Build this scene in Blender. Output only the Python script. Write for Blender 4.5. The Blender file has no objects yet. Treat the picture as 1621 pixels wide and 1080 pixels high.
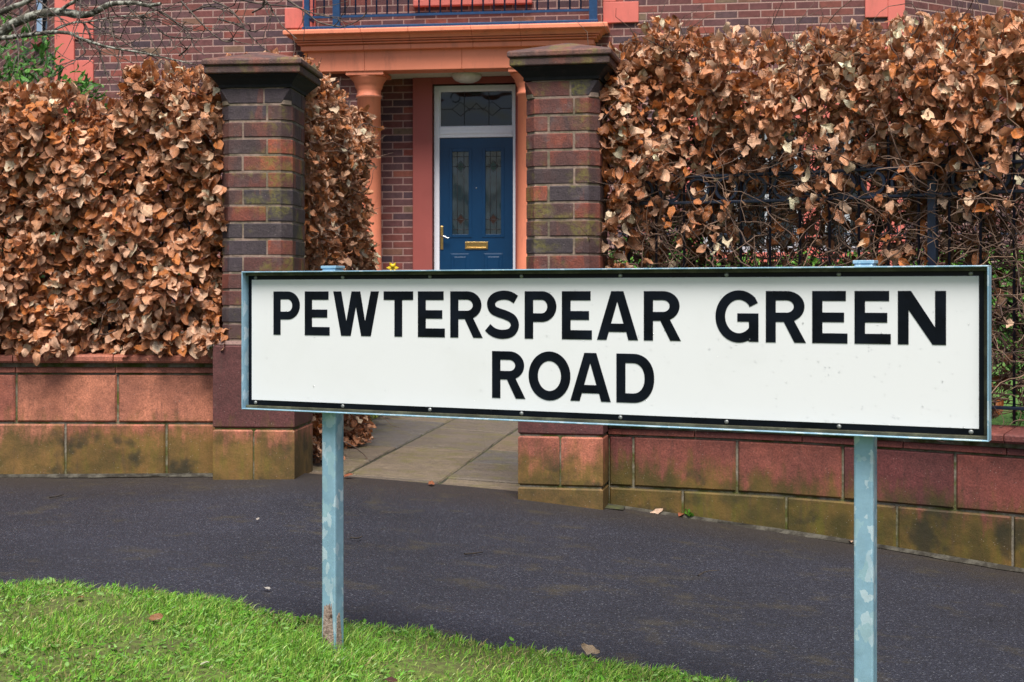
import bpy, math, random
import numpy as np
from math import radians as R, sin, cos, pi, sqrt, atan2
random.seed(7); rng = np.random.default_rng(11)
S = bpy.context.scene; COL = S.collection

# ------------------------------------------------------------------ camera, sky, sun, exposure
FPX, CX, HY = 2251.0, 810.5, 465.0            # focal length, centre column and horizon row in photo pixels
cam = bpy.data.cameras.new('camera'); cam.lens = 50; cam.sensor_width = 36
cam.shift_y = -75 / 1621; cam.clip_start = .05; cam.clip_end = 800
cam.dof.use_dof = True; cam.dof.focus_distance = 4.0; cam.dof.aperture_fstop = 16
co = bpy.data.objects.new('camera', cam); COL.objects.link(co); co.rotation_euler = (pi/2, 0, 0); S.camera = co

SUN_EL, SUN_AZ = R(62), R(182)
w = bpy.data.worlds.new('World'); S.world = w; w.use_nodes = True
nt = w.node_tree; bg = nt.nodes['Background']; sk = nt.nodes.new('ShaderNodeTexSky')
sk.sky_type = 'NISHITA'; sk.sun_disc = False; sk.sun_elevation = SUN_EL; sk.sun_rotation = SUN_AZ
sk.air_density = 1.0; sk.dust_density = 3.0; sk.ozone_density = 1.0
nt.links.new(sk.outputs[0], bg.inputs[0]); bg.inputs[1].default_value = .085
sl = bpy.data.lights.new('sun', 'SUN'); sl.energy = 4.0; sl.angle = R(30); sl.color = (1, .965, .91)
so = bpy.data.objects.new('sun', sl); COL.objects.link(so)
so.rotation_euler = (pi/2 - SUN_EL, 0, pi - SUN_AZ)
S.view_settings.view_transform = 'Standard'; S.view_settings.look = 'None'
S.view_settings.exposure = .64; S.view_settings.gamma = 1

# ------------------------------------------------------------------ helpers
def at(px, py, Y): return ((px - CX) / FPX * Y, Y, (HY - py) / FPX * Y)

def tag(o, label=None, cat=None, group=None, kind=None):
    if label: o['label'] = label
    if cat: o['category'] = cat
    if group: o['group'] = group
    if kind: o['kind'] = kind
    return o

def empty(name, loc=(0, 0, 0), rz=0, parent=None):
    o = bpy.data.objects.new(name, None); COL.objects.link(o); o.location = loc; o.rotation_euler = (0, 0, rz)
    o.empty_display_size = .1; o.parent = parent
    return o

class MB:
    def __init__(s): s.v = []; s.f = []; s.m = []; s.t = []; s.sm = []; s.uv = []
    def poly(s, pts, mat=0, tint=None, sm=False, uv=None):
        i = len(s.v); s.v += [tuple(p) for p in pts]
        s.face(range(i, i + len(pts)), mat, tint, sm, uv)
    def face(s, idx, mat=0, tint=None, sm=False, uv=None):
        s.f.append(tuple(idx)); s.m.append(mat); s.t.append(tint or (.5, .5, .5)); s.sm.append(sm); s.uv.append(uv)
    def box(s, x0, x1, y0, y1, z0, z1, mat=0, tint=None):
        i = len(s.v)
        s.v += [(x, y, z) for z in (z0, z1) for y in (y0, y1) for x in (x0, x1)]
        for q in ((0, 2, 3, 1), (4, 5, 7, 6), (0, 1, 5, 4), (2, 6, 7, 3), (0, 4, 6, 2), (1, 3, 7, 5)):
            s.face([i + k for k in q], mat, tint)
    def rings(s, rs, close=True, caps=True, mat=0, tint=None, sm=False):
        i0 = len(s.v); n = len(rs[0])
        for r in rs: s.v += [tuple(p) for p in r]
        for k in range(len(rs) - 1):
            for j in range(n if close else n - 1):
                a = i0 + k*n + j; b = i0 + k*n + (j + 1) % n
                s.face((a, b, b + n, a + n), mat, tint, sm)
        if caps:
            s.face([i0 + j for j in range(n)][::-1], mat, tint)
            s.face([i0 + (len(rs) - 1)*n + j for j in range(n)], mat, tint)
    def tube(s, path, r, n=6, mat=0, tint=None, sm=True):
        P = [np.array(p, float) for p in path]; rr = r if hasattr(r, '__len__') else [r]*len(P); rs = []
        for k, p in enumerate(P):
            d = P[min(k + 1, len(P) - 1)] - P[max(k - 1, 0)]; d /= np.linalg.norm(d) + 1e-9
            a = np.cross(d, (0, 0, 1) if abs(d[2]) < .9 else (1, 0, 0)); a /= np.linalg.norm(a); b = np.cross(a, d)
            rs.append([p + rr[k]*(a*cos(2*pi*j/n) + b*sin(2*pi*j/n)) for j in range(n)])
        s.rings(rs, True, True, mat, tint, sm)
    def lathe(s, prof, c=(0, 0, 0), n=24, mat=0, tint=None, sm=True):
        rs = [[(c[0] + r*cos(2*pi*j/n), c[1] + r*sin(2*pi*j/n), c[2] + z) for j in range(n)] for r, z in prof]
        s.rings(rs, True, True, mat, tint, sm)
    def build(s, name, mats, parent=None, loc=None):
        me = bpy.data.meshes.new(name); me.from_pydata(s.v, [], s.f)
        for m in (mats if isinstance(mats, (list, tuple)) else [mats]): me.materials.append(m)
        me.polygons.foreach_set('material_index', s.m); me.polygons.foreach_set('use_smooth', s.sm)
        V = np.array(s.v, float); uvs = []; tints = []
        for f, t, u in zip(s.f, s.t, s.uv):
            if u is None:
                p = V[list(f)]; nrm = np.zeros(3)
                for k in range(len(f)): nrm += np.cross(p[k], p[(k + 1) % len(f)])
                a = np.abs(nrm)
                ax = (0, 1) if a[2] > max(a[0], a[1])*1.2 else ((0, 2) if a[1] >= a[0] else (1, 2))
                u = p[:, ax]
            uvs += [tuple(q) for q in u]; tints += [(*t, 1)]*len(f)
        l = me.uv_layers.new(name='UVMap'); l.data.foreach_set('uv', np.array(uvs, np.float32).ravel())
        c = me.color_attributes.new('tint', 'FLOAT_COLOR', 'CORNER'); c.data.foreach_set('color', np.array(tints, np.float32).ravel())
        me.update()
        o = bpy.data.objects.new(name, me); COL.objects.link(o); o.parent = parent
        if loc: o.location = loc
        return o

def fast(name, V, F, mat, parent=None, UV=None, T=None, smooth=True):
    """numpy mesh, all faces quads; UV and tint per vertex"""
    me = bpy.data.meshes.new(name); n, k = len(F), F.shape[1]
    me.vertices.add(len(V)); me.vertices.foreach_set('co', V.astype(np.float32).ravel())
    me.loops.add(n*k); me.loops.foreach_set('vertex_index', F.astype(np.int32).ravel())
    me.polygons.add(n); me.polygons.foreach_set('loop_start', np.arange(0, n*k, k, dtype=np.int32))
    me.polygons.foreach_set('use_smooth', np.full(n, smooth))
    me.update(calc_edges=True); me.materials.append(mat)
    if UV is not None:
        l = me.uv_layers.new(name='UVMap'); l.data.foreach_set('uv', UV[F.ravel()].astype(np.float32).ravel())
    if T is not None:
        c = me.color_attributes.new('tint', 'FLOAT_COLOR', 'POINT')
        c.data.foreach_set('color', np.c_[T, np.ones(len(T))].astype(np.float32).ravel())
    o = bpy.data.objects.new(name, me); COL.objects.link(o); o.parent = parent
    return o

def bevel(o, wd, seg=2):
    m = o.modifiers.new('bevel', 'BEVEL'); m.width = wd; m.segments = seg; m.limit_method = 'ANGLE'; m.angle_limit = R(40)
    return o

def dup(o, parent=None, loc=None):
    c = o.copy(); COL.objects.link(c); c.parent = parent
    if loc is not None: c.location = loc
    return c

def grid_sheet(name, xs, ys, zf, mat, uvs=True):
    X, Y = np.meshgrid(xs, ys); 
    V = np.c_[X.ravel(), Y.ravel(), zf(X, Y).ravel()]; nx, ny = len(xs), len(ys)
    i = np.arange((ny - 1)*nx).reshape(ny - 1, nx)[:, :-1].ravel()
    return fast(name, V, np.c_[i, i + 1, i + nx + 1, i + nx], mat, None, V[:, :2], None)

# ------------------------------------------------------------------ materials
class NT:
    def __init__(s, name):
        s.mat = bpy.data.materials.new(name); s.mat.use_nodes = True; s.t = s.mat.node_tree
        s.p = s.t.nodes['Principled BSDF']
    def n(s, typ, ins=None, **kw):
        nd = s.t.nodes.new('ShaderNode' + typ)
        for k, v in kw.items(): setattr(nd, k, v)
        for k, v in (ins or {}).items(): s.set(nd.inputs[k], v)
        return nd
    def set(s, sock, v):
        if hasattr(v, 'bl_idname') and hasattr(v, 'outputs'): v = v.outputs[0]
        if isinstance(v, bpy.types.NodeSocket): s.t.links.new(v, sock)
        else:
            if isinstance(v, tuple) and len(v) == 3 and sock.type == 'RGBA': v = (*v, 1)
            sock.default_value = v
    def math(s, op, a, b=0., c=0., clamp=False): return s.n('Math', {0: a, 1: b, 2: c}, operation=op, use_clamp=clamp).outputs[0]
    def mix(s, f, a, b, mode='MIX'):
        nd = s.n('Mix', data_type='RGBA', blend_type=mode); s.set(nd.inputs[0], f); s.set(nd.inputs[6], a); s.set(nd.inputs[7], b)
        return nd.outputs[2]
    def ramp(s, f, stops, interp='LINEAR'):
        nd = s.n('ValToRGB', {0: f}); e = nd.color_ramp; e.interpolation = interp
        while len(e.elements) < len(stops): e.elements.new(1)
        for el, (p, c) in zip(e.elements, stops): el.position = p; el.color = (*c, 1) if isinstance(c, tuple) else (c, c, c, 1)
        return nd.outputs[0]
    def noise(s, vec, scale, detail=4, rough=.6, out=0): return s.n('TexNoise', {'Vector': vec, 'Scale': scale, 'Detail': detail, 'Roughness': rough}).outputs[out]
    def step(s, v, a, b): return s.n('MapRange', {0: v, 1: a, 2: b}, interpolation_type='SMOOTHSTEP').outputs[0]
    def uv(s): return s.n('UVMap', uv_map='UVMap').outputs[0]
    def obj(s): return s.n('NewGeometry').outputs['Position']
    def tint(s): return s.n('Attribute', attribute_name='tint').outputs['Color']
    def sep(s, v): return s.n('SeparateXYZ', {0: v}).outputs
    def bump(s, h, strength=.5, dist=.005): s.set(s.p.inputs['Normal'], s.n('Bump', {'Height': h, 'Strength': strength, 'Distance': dist}))
    def out(s, col, rough=.7, metal=0., spec=.5):
        s.set(s.p.inputs['Base Color'], col); s.set(s.p.inputs['Roughness'], rough); s.set(s.p.inputs['Metallic'], metal)
        s.set(s.p.inputs['Specular IOR Level'], spec); return s.mat

def plain(name, col, rough=.5, metal=0., spec=.5, var=.12, scale=30, bump=0.):
    m = NT(name); p = m.obj(); n = m.noise(p, scale, 5)
    c = m.mix(1., m.ramp(n, [(.3, 1 - var), (.7, 1 + var)]), col, 'MULTIPLY')
    if bump: m.bump(m.noise(p, scale*6, 4), bump, .002)
    return m.out(c, rough, metal, spec)

M = {}
def near_brick():
    m = NT('weathered brick'); p = m.obj(); t = m.tint()
    n1 = m.noise(p, 26, 6, .65); n2 = m.noise(p, 180, 4, .7); n3 = m.noise(p, 7, 3)
    nb = m.noise(m.n('Mapping', {0: p, 3: (1., 1., .35)}), 11, 3, .5)
    c = m.mix(m.step(nb, .47, .55), m.mix(.5, t, (.036, .027, .029)), t); c = m.mix(m.math('MULTIPLY', m.step(nb, .60, .66), .5), c, (.17, .05, .032))
    c = m.mix(m.step(n1, .35, .6), m.mix(.3, c, (.04, .027, .028)), c)
    c = m.mix(1., c, m.ramp(n2, [(.25, .45), (.75, 1.75)]), 'MULTIPLY')
    c = m.mix(m.math('MULTIPLY', m.step(m.noise(p, 12, 5, .7), .52, .72), .5), c, (.13, .10, .095))
    spk = m.step(m.n('TexVoronoi', {'Vector': p, 'Scale': 75.}).outputs['Distance'], .1, .05)
    spk = m.math('MULTIPLY', spk, m.step(m.noise(p, 40, 2), .56, .62))
    c = m.mix(spk, c, (.42, .38, .34))
    alg = m.math('MULTIPLY', m.step(n3, .50, .66), m.step(m.noise(p, 60, 4, .7), .33, .62))
    c = m.mix(m.math('MULTIPLY', alg, .62), c, (.17, .15, .025))
    m.bump(m.math('ADD', n1, m.math('MULTIPLY', n2, .5)), .8, .006)
    return m.out(c, .72, 0, .4)
M['brick'] = near_brick()
def mortar(name, a, b):
    m = NT(name); p = m.obj(); n = m.noise(p, 45, 5, .7)
    c = m.mix(m.step(m.noise(p, 9, 4), .4, .62), a, b); c = m.mix(1., c, m.ramp(n, [(.3, .6), (.7, 1.3)]), 'MULTIPLY')
    m.bump(n, .8, .006); return m.out(c, .9, 0, .2)
M['mortar'] = mortar('weathered mortar', (.27, .195, .155), (.15, .125, .085))
M['moss_mortar'] = mortar('mossy mortar', (.22, .19, .145), (.085, .09, .022))
def cast_stone(name, hi=.5):
    """uv: metres along the course, metres above the foot"""
    m = NT(name); p = m.obj(); uv = m.uv(); t = m.tint()
    n1 = m.noise(p, 5, 5, .6); n2 = m.noise(p, 150, 4, .75); n3 = m.noise(p, 16, 5, .65)
    c = m.mix(m.step(n1, .38, .66), m.mix(.4, t, (.085, .032, .028)), t)
    c = m.mix(1., c, m.ramp(n2, [(.3, .5), (.7, 1.5)]), 'MULTIPLY')
    c = m.mix(1., c, m.ramp(n3, [(.3, .7), (.7, 1.2)]), 'MULTIPLY')
    st = m.n('Mapping', {0: uv, 3: (9., 1.6, 1.)}); streak = m.noise(st, 2.2, 4, .6)
    v = m.sep(uv)[1]
    h = m.math('ADD', v, m.math('MULTIPLY', m.math('SUBTRACT', streak, .5), hi*1.3))
    h = m.math('ADD', h, m.math('MULTIPLY', m.math('SUBTRACT', n3, .5), .16))
    alg = m.n('MapRange', {0: h, 1: hi, 2: hi*.45, 3: 0., 4: .8}, interpolation_type='SMOOTHSTEP').outputs[0]
    c = m.mix(alg, c, m.mix(m.step(n1, .38, .64), (.045, .047, .004), m.mix(m.step(streak, .42, .66), (.135, .092, .014), (.105, .104, .005))))
    dr = m.noise(m.n('Mapping', {0: uv, 3: (26., 3., 1.)}), 1.6, 4, .6); c = m.mix(m.math('MULTIPLY', m.step(dr, .54, .76), .36), c, (.055, .032, .025))
    blot = m.math('MULTIPLY', m.step(m.noise(p, 4.2, 4), .55, .66), m.step(v, hi*1.0, hi*.45))
    c = m.mix(m.math('MULTIPLY', blot, .8), c, (.022, .020, .010))
    vo = m.n('TexVoronoi', {'Vector': p, 'Scale': 80.}).outputs['Distance']
    spk = m.math('MULTIPLY', m.step(vo, .11, .06), m.step(m.noise(p, 30, 2), .50, .57))
    c = m.mix(m.math('MULTIPLY', spk, .8), c, (.5, .42, .35))
    m.bump(m.math('ADD', n3, m.math('MULTIPLY', n2, .35)), .5, .006)
    return m.out(c, .7, 0, .4)
M['stone'] = cast_stone('red cast stone', .30)
M['dark_stone'] = cast_stone('dark red cast stone', .29)
def house_brick(name, dark=1.0):
    m = NT(name); u, v, _ = m.sep(m.uv()); p = m.obj()
    row = m.math('FLOOR', m.math('DIVIDE', v, .075)); fv = m.math('FRACT', m.math('DIVIDE', v, .075))
    half = m.math('MULTIPLY', m.math('MODULO', m.math('ABSOLUTE', row), 2.), .5)
    uu = m.math('ADD', m.math('DIVIDE', u, .225), half); col = m.math('FLOOR', uu); fu = m.math('FRACT', uu)
    wn = m.n('TexWhiteNoise', {0: m.n('CombineXYZ', {0: col, 1: row})}, noise_dimensions='2D')
    k = dark
    c = m.ramp(wn.outputs[0], [(0, (.060*k, .038*k, .048*k)), (.2, (.092*k, .045*k, .050*k)), (.4, (.14*k, .047*k, .043*k)), (.55, (.085*k, .053*k, .060*k)), (.72, (.18*k, .055*k, .043*k)), (.86, (.125*k, .048*k, .047*k)), (.94, (.24*k, .062*k, .045*k)), (1., (.14*k, .105*k, .07*k))])
    c = m.mix(1., c, m.ramp(m.noise(p, 14, 5, .7), [(.3, .72), (.7, 1.3)]), 'MULTIPLY')
    jit = m.math('MULTIPLY', m.math('SUBTRACT', m.noise(p, 40, 3), .5), .06)
    e = m.math('MINIMUM', m.math('MULTIPLY', m.math('MINIMUM', fv, m.math('SUBTRACT', 1., fv)), .075), m.math('MULTIPLY', m.math('MINIMUM', fu, m.math('SUBTRACT', 1., fu)), .225))
    e = m.math('ADD', e, m.math('MULTIPLY', jit, .06))
    mm = m.step(e, .0072, .0050)
    c = m.mix(mm, c, m.mix(m.noise(p, 8, 3), (.40*k, .245*k, .215*k), (.30*k, .19*k, .165*k)))
    m.bump(m.math('ADD', m.step(e, .004, .008), m.math('MULTIPLY', m.noise(p, 120, 3), .35)), .7, .008)
    return m.out(c, .8, 0, .3)
M['house_brick'] = house_brick('house brickwork')
def terracotta(name, col, var=.08):
    m = NT(name); p = m.obj()
    c = m.mix(1., col, m.ramp(m.noise(p, 2.5, 5), [(.3, 1 - var), (.7, 1 + var)]), 'MULTIPLY')
    c = m.mix(m.math('MULTIPLY', m.step(m.noise(m.n('Mapping', {0: p, 3: (3., 3., .8)}), 3, 6, .7), .50, .72), .32), c, (.22, .085, .06))
    m.bump(m.noise(p, 90, 4), .25, .003); return m.out(c, .62, 0, .4)
M['orange'] = terracotta('orange painted stone', (.72, .225, .125))
M['pink'] = terracotta('salmon painted stone', (.60, .145, .115))
M['dark_pink'] = terracotta('dull red painted stone', (.30, .070, .058))
M['soffit'] = plain('cream soffit', (.55, .50, .40), .7)
M['white'] = plain('white window frame', (.78, .79, .85), .4, 0., .3, var=.04)
M['dull_white'] = plain('dull white window frame', (.40, .41, .44), .5, 0., .3, var=.06)
M['door_blue'] = plain('blue door paint', (.003, .036, .098), .36, 0., .3, var=.08, scale=8)
M['rail_blue'] = plain('blue railing paint', (.009, .042, .115), .5, 0., .3, var=.2, scale=25)
M['iron'] = plain('navy black railing paint', (.008, .014, .032), .38, var=.3, scale=40, bump=.3)
M['brass'] = plain('worn brass', (.62, .40, .14), .3, 1., var=.25, scale=60)
M['chrome'] = plain('dull silver', (.6, .6, .6), .25, 1.)
M['lead'] = plain('lead came', (.03, .03, .035), .5)
def pane():
    m = NT('dark window glass'); p = m.obj(); m.bump(m.noise(m.n('Mapping', {0: p, 3: (1., 1., 1.4)}), 2.2, 1, .4), 1., .035); return m.out((.008, .011, .014), .05, 0, .42)
M['glass'] = pane()
def leaded():
    m = NT('rippled door glass'); p = m.obj(); m.bump(m.noise(m.n('Mapping', {0: p, 3: (1., 1., .5)}), 5, 2, .4), 1., .022)
    return m.out((.02, .035, .045), .08, 0, .6)
M['door_glass'] = leaded()
M['red_glass'] = plain('red stained glass', (.035, .016, .012), .2, 0., .3)
M['green_glass'] = plain('green stained glass', (.012, .035, .03), .2, 0., .3)
M['lamp'] = plain('opal lamp glass', (.62, .58, .56), .25)
def galv():
    m = NT('galvanised steel'); p = m.obj(); uv = m.uv()
    mp = m.n('Mapping', {0: p, 3: (1., 1., .62)}); ds = m.noise(mp, 45, 3, .6, 1)
    v = m.n('Mix', data_type='VECTOR'); m.set(v.inputs[0], .03); m.set(v.inputs[4], mp); m.set(v.inputs[5], ds)
    vor = m.n('TexVoronoi', {'Vector': v.outputs[1], 'Scale': 58.}); g = m.sep(vor.outputs['Color'])[0]
    c = m.ramp(g, [(0, (.27, .45, .58)), (.70, (.29, .47, .60)), (.72, (.42, .58, .70)), (.9, (.54, .68, .78)), (.94, (.34, .53, .63))])
    c = m.mix(1., c, m.ramp(m.noise(p, 30, 5), [(.3, .86), (.7, 1.1)]), 'MULTIPLY')
    m.bump(m.noise(p, 150, 3), .15, .002); return m.out(c, m.ramp(g, [(0, .5), (1., .36)]), .42, .5)
M['galv'] = galv()
def post_galv():
    m = NT('galvanised post with rusty foot'); src = M['galv'].node_tree; return None
def rust():
    m = NT('corroded zinc scab'); p = m.obj()
    c = m.ramp(m.noise(p, 130, 5, .7), [(.3, (.10, .06, .045)), (.5, (.28, .20, .16)), (.7, (.42, .34, .29))])
    c = m.mix(m.step(m.noise(p, 28, 3), .62, .68), c, (.05, .025, .015))
    m.bump(m.noise(p, 200, 4), .8, .004); return m.out(c, .9)
M['rust'] = rust()
def dirty(name, a, b, rough=.5, sc=18, lo=.42, hi=.65, metal=0.):
    m = NT(name); p = m.obj(); c = m.mix(m.step(m.noise(p, sc, 5, .65), lo, hi), a, b); return m.out(c, rough, metal)
M['algae_galv'] = dirty('algae stained galvanised tray', (.028, .028, .012), (.075, .075, .042), .7)
def plate():
    m = NT('white sign plate'); p = m.obj()
    c = m.mix(m.math('MULTIPLY', m.step(m.noise(p, 5, 5), .5, .8), .35), (.665, .675, .685), (.59, .60, .59))
    spk = m.step(m.noise(p, 90, 4, .8), .70, .76); spk = m.math('MULTIPLY', spk, m.step(m.noise(p, 7, 2), .52, .66))
    c = m.mix(m.math('MULTIPLY', spk, .09), c, (.35, .33, .24)); return m.out(c, .22, 0, .5)
M['plate'] = plate()
M['black'] = plain('black sign lettering', (.0035, .005, .009), .2, 0., .16, var=.5, scale=14)
M['screw'] = dirty('dull zinc screw', (.20, .21, .20), (.34, .36, .36), .45, 90, metal=.6)
def drop():
    m = NT('water drop'); m.set(m.p.inputs['Transmission Weight'], 1.); m.set(m.p.inputs['IOR'], 1.33); return m.out((1, 1, 1), .02)
M['drop'] = drop()
def leaf(name, vein=1., trans=.16, rough=.36, spec=.42):
    m = NT(name); u, v, _ = m.sep(m.uv()); t = m.tint(); p = m.obj()
    c = m.mix(1., t, m.ramp(m.noise(p, 55, 4, .6), [(.3, .7), (.7, 1.25)]), 'MULTIPLY')
    a = m.math('ABSOLUTE', u)
    ph = m.math('SUBTRACT', m.math('MULTIPLY', v, 9.), m.math('MULTIPLY', a, 3.2))
    s = m.math('SINE', m.math('MULTIPLY', ph, 6.283))
    c = m.mix(m.math('MULTIPLY', m.step(s, .55, 1.), .42*vein), c, m.mix(.7, c, (.07, .03, .018)))
    c = m.mix(m.math('MULTIPLY', m.step(a, .1, .03), .35), c, m.mix(.5, c, (.55, .36, .2)))
    m.bump(m.math('ADD', m.math('MULTIPLY', s, .6*vein), m.step(a, .0, .14)), .55, .0035)
    m.out(c, rough, 0, spec)
    tr = m.n('BsdfTranslucent', {0: c}); mx = m.n('MixShader', {0: trans, 1: m.p.outputs[0], 2: tr})
    m.t.links.new(mx.outputs[0], m.t.nodes['Material Output'].inputs[0]); return m.mat
M['dry_leaf'] = leaf('dry copper beech leaf')
M['green_leaf'] = leaf('green leaf', .4, .25, .38)
M['grass'] = leaf('grass blade', .0, .35, .35)
M['twig'] = dirty('twig bark', (.05, .027, .019), (.15, .088, .058), .7, 14)
M['tangle'] = dirty('bare tangled twig', (.06, .034, .023), (.27, .165, .11), .65, 5, .3, .65)
M['stem'] = dirty('dark hedge stem', (.018, .013, .010), (.05, .036, .026), .85, 25)
M['bark'] = dirty('lichen spotted bark', (.055, .05, .035), (.30, .30, .25), .85, 32, .46, .58)
M['fine_twig'] = dirty('grey brown twig', (.035, .024, .019), (.13, .095, .07), .75, 20)
def tarmac():
    m = NT('wet worn tarmac'); p = m.obj()
    vo = m.n('TexVoronoi', {'Vector': p, 'Scale': 260.}); g = m.sep(vo.outputs['Color'])[0]
    c = m.ramp(g, [(0, (.0065, .0072, .011)), (.5, (.0140, .0152, .0245)), (.8, (.0220, .0238, .038)), (.95, (.036, .039, .056)), (1., (.125, .13, .15))])
    c = m.mix(1., c, m.ramp(m.noise(p, 1.3, 6, .62), [(.3, .68), (.7, 1.28)]), 'MULTIPLY')
    spk = m.step(m.n('TexVoronoi', {'Vector': p, 'Scale': 34.}).outputs['Distance'], .085, .05)
    spk = m.math('MULTIPLY', spk, m.step(m.noise(p, 11, 2), .55, .62)); c = m.mix(m.math('MULTIPLY', spk, .7), c, (.35, .34, .33))
    ms = m.math('MULTIPLY', m.step(m.noise(p, 3.3, 6, .7), .12, .45), m.tint())
    c = m.mix(m.math('MULTIPLY', ms, .82), c, m.mix(m.noise(p, 120, 2), (.010, .007, .005), (.042, .028, .018)))
    ms2 = m.math('MULTIPLY', m.step(m.noise(p, 4.7, 5, .7), .52, .72), .42); c = m.mix(ms2, c, (.07, .055, .022))
    m.bump(m.math('ADD', vo.outputs['Distance'], m.math('MULTIPLY', m.noise(p, 60, 3), .4)), .8, .005)
    return m.out(c, .62, 0, .45)
M['tarmac'] = tarmac()
def flag():
    m = NT('riven sandstone flag'); p = m.obj(); t = m.tint()
    st = m.n('Mapping', {0: p, 2: (0, 0, R(10)), 3: (2.2, 5., 1.)}); n = m.noise(st, 3.0, 7, .75); n2 = m.noise(p, 9, 6, .7)
    c = m.mix(m.step(n, .36, .66), m.mix(.5, t, (.07, .055, .04)), t)
    c = m.mix(m.math('MULTIPLY', m.step(n2, .46, .66), .6), c, (.12, .105, .03))
    li = m.math('MULTIPLY', m.step(m.noise(st, 10, 5, .75), .62, .7), m.step(m.noise(p, 3, 2), .42, .62)); c = m.mix(m.math('MULTIPLY', li, .7), c, (.36, .33, .25))
    c = m.mix(1., c, m.ramp(m.noise(p, 60, 5, .7), [(.3, .7), (.7, 1.25)]), 'MULTIPLY')
    m.bump(m.math('ADD', n, m.math('MULTIPLY', m.noise(p, 70, 4), .3)), 1., .02)
    return m.out(c, .62, 0, .45)
M['flag'] = flag()
M['joint'] = dirty('mossy dark joint', (.022, .020, .012), (.05, .055, .014), .95, 12)
M['cap_shade_stain'] = dirty('moulding painted with cap shade and stain', (.005, .0045, .0045), (.022, .017, .015), .9, 20, .5, .8)  # shade under the pier caps, with some staining, put into a near-black colour
M['footing'] = dirty('gritty cement edge', (.022, .018, .012), (.075, .068, .052), .95, 18)
M['soil'] = dirty('dark garden soil', (.03, .022, .014), (.07, .05, .03), .95, 30)
M['verge_soil'] = dirty('mossy verge soil', (.06, .062, .014), (.10, .155, .018), .95, 45)
M['lawn'] = dirty('short lawn', (.05, .12, .015), (.10, .20, .03), .9, 60)
M['ground'] = dirty('distant ground', (.05, .08, .02), (.09, .11, .04), .95, 3)
M['slate'] = dirty('roof tiles', (.08, .05, .045), (.14, .08, .07), .8, 8)
M['curtain'] = plain('ochre curtain', (.42, .24, .07), .8)
M['petal'] = plain('yellow petal', (.75, .55, .02), .5)

# ------------------------------------------------------------------ ground heights, wall line, verge line
GX = [-60, -6, -2.3, -1.3, -.95, .02, .386, 1.0, 1.93, 4, 8, 60]
GZ = [-.80, -.815, -.832, -.822, -.82, -.889, -.922, -.978, -1.045, -1.17, -1.35, -1.6]
def gz(X): return np.interp(X, GX, GZ)
EX, EY = [], []
for px, py in ((-700, 905), (-300, 910), (0, 916), (200, 926), (400, 956), (560, 981), (700, 995), (900, 1031), (1100, 1064), (1180, 1080), (1500, 1150)):
    Y = 3.7
    for _ in range(20): Y = -gz((px - CX)/FPX*Y) / (py - HY) * FPX
    EX.append((px - CX)/FPX*Y); EY.append(Y)
def edge(X): return np.interp(X, EX, EY) + .012*np.sin(np.asarray(X)*23) + .010*np.sin(np.asarray(X)*51 + 1) + .010*np.sin(np.asarray(X)*97 + 2) + .012*np.sin(np.asarray(X)*13.7 + .6) + .006*np.sin(np.asarray(X)*171) - .055

class Line:
    """smooth plan curve with arc length; n points away from the road"""
    def __init__(s, pts):
        p = np.array(pts, float); q = []
        for k in range(len(p) - 1):
            a, b, c, d = p[max(k - 1, 0)], p[k], p[k + 1], p[min(k + 2, len(p) - 1)]
            for t in np.linspace(0, 1, 12, endpoint=False):
                q.append(.5*((2*b) + (c - a)*t + (2*a - 5*b + 4*c - d)*t*t + (3*b - a - 3*c + d)*t**3))
        q.append(p[-1]); s.q = np.array(q); s.L = np.r_[0, np.cumsum(np.linalg.norm(np.diff(s.q, axis=0), axis=1))]
    def xy(s, t): return np.array([np.interp(t, s.L, s.q[:, 0]), np.interp(t, s.L, s.q[:, 1])])
    def fr(s, t):
        a = s.xy(t - .02); b = s.xy(t + .02); d = b - a; d /= np.linalg.norm(d) + 1e-9
        return s.xy(t), d, np.array([-d[1], d[0]])
    def pt(s, t, dep, z):
        p, d, n = s.fr(t); q = p + n*dep; return (q[0], q[1], z)
    def at_px(s, px):
        k = (px - CX)/FPX; v = s.q[:, 0] - k*s.q[:, 1]; i = int(np.argmin(np.abs(v)))
        j = i + 1 if i + 1 < len(v) and v[i]*v[i + 1] <= 0 else i - 1
        t = v[i]/(v[i] - v[j] + 1e-12); return s.L[i] + t*(s.L[j] - s.L[i])
WL = Line([(-7, 6.75), (-5, 6.6), (-3.5, 6.5), (-2.3, 6.46), (-1.70, 6.44), (-1.28, 6.42)])
WR = Line([(.40, 6.195), (.85, 6.02), (1.22, 5.84), (1.714, 5.504), (1.929, 5.345), (2.6, 4.80), (3.2, 4.2), (3.7, 3.4), (4.0, 2.5)])

# ------------------------------------------------------------------ setting: ground, pavement, verge, garden, path
xs = np.r_[-300, -100, -40, np.linspace(-12, 12, 49), 40, 100, 300]; ys = np.r_[-300, -100, -30, np.linspace(-8, 40, 49), 100, 300]
tag(grid_sheet('ground', xs, ys, lambda X, Y: gz(X) - .09 + 0*Y, M['ground']), kind='structure')
xs = np.linspace(-7.5, 4.6, 243); tt = np.linspace(0, 1, 60)
Xg = np.tile(xs, (60, 1)); y0 = edge(xs) - .25
wy = np.interp(xs, np.r_[WL.q[:, 0], WR.q[:, 0]], np.r_[WL.q[:, 1], WR.q[:, 1]]) + .12
Yg = y0 + tt[:, None]*(np.maximum(wy, y0 + .3) - y0)
Zg = gz(Xg) + .006*np.sin(Xg*2.1 + Yg*1.3)
V = np.c_[Xg.ravel(), Yg.ravel(), Zg.ravel()]; i = np.arange(59*243).reshape(59, 243)[:, :-1].ravel()
gap = np.clip((Yg - (wy - .75)) / .62, 0, 1).ravel()
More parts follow.
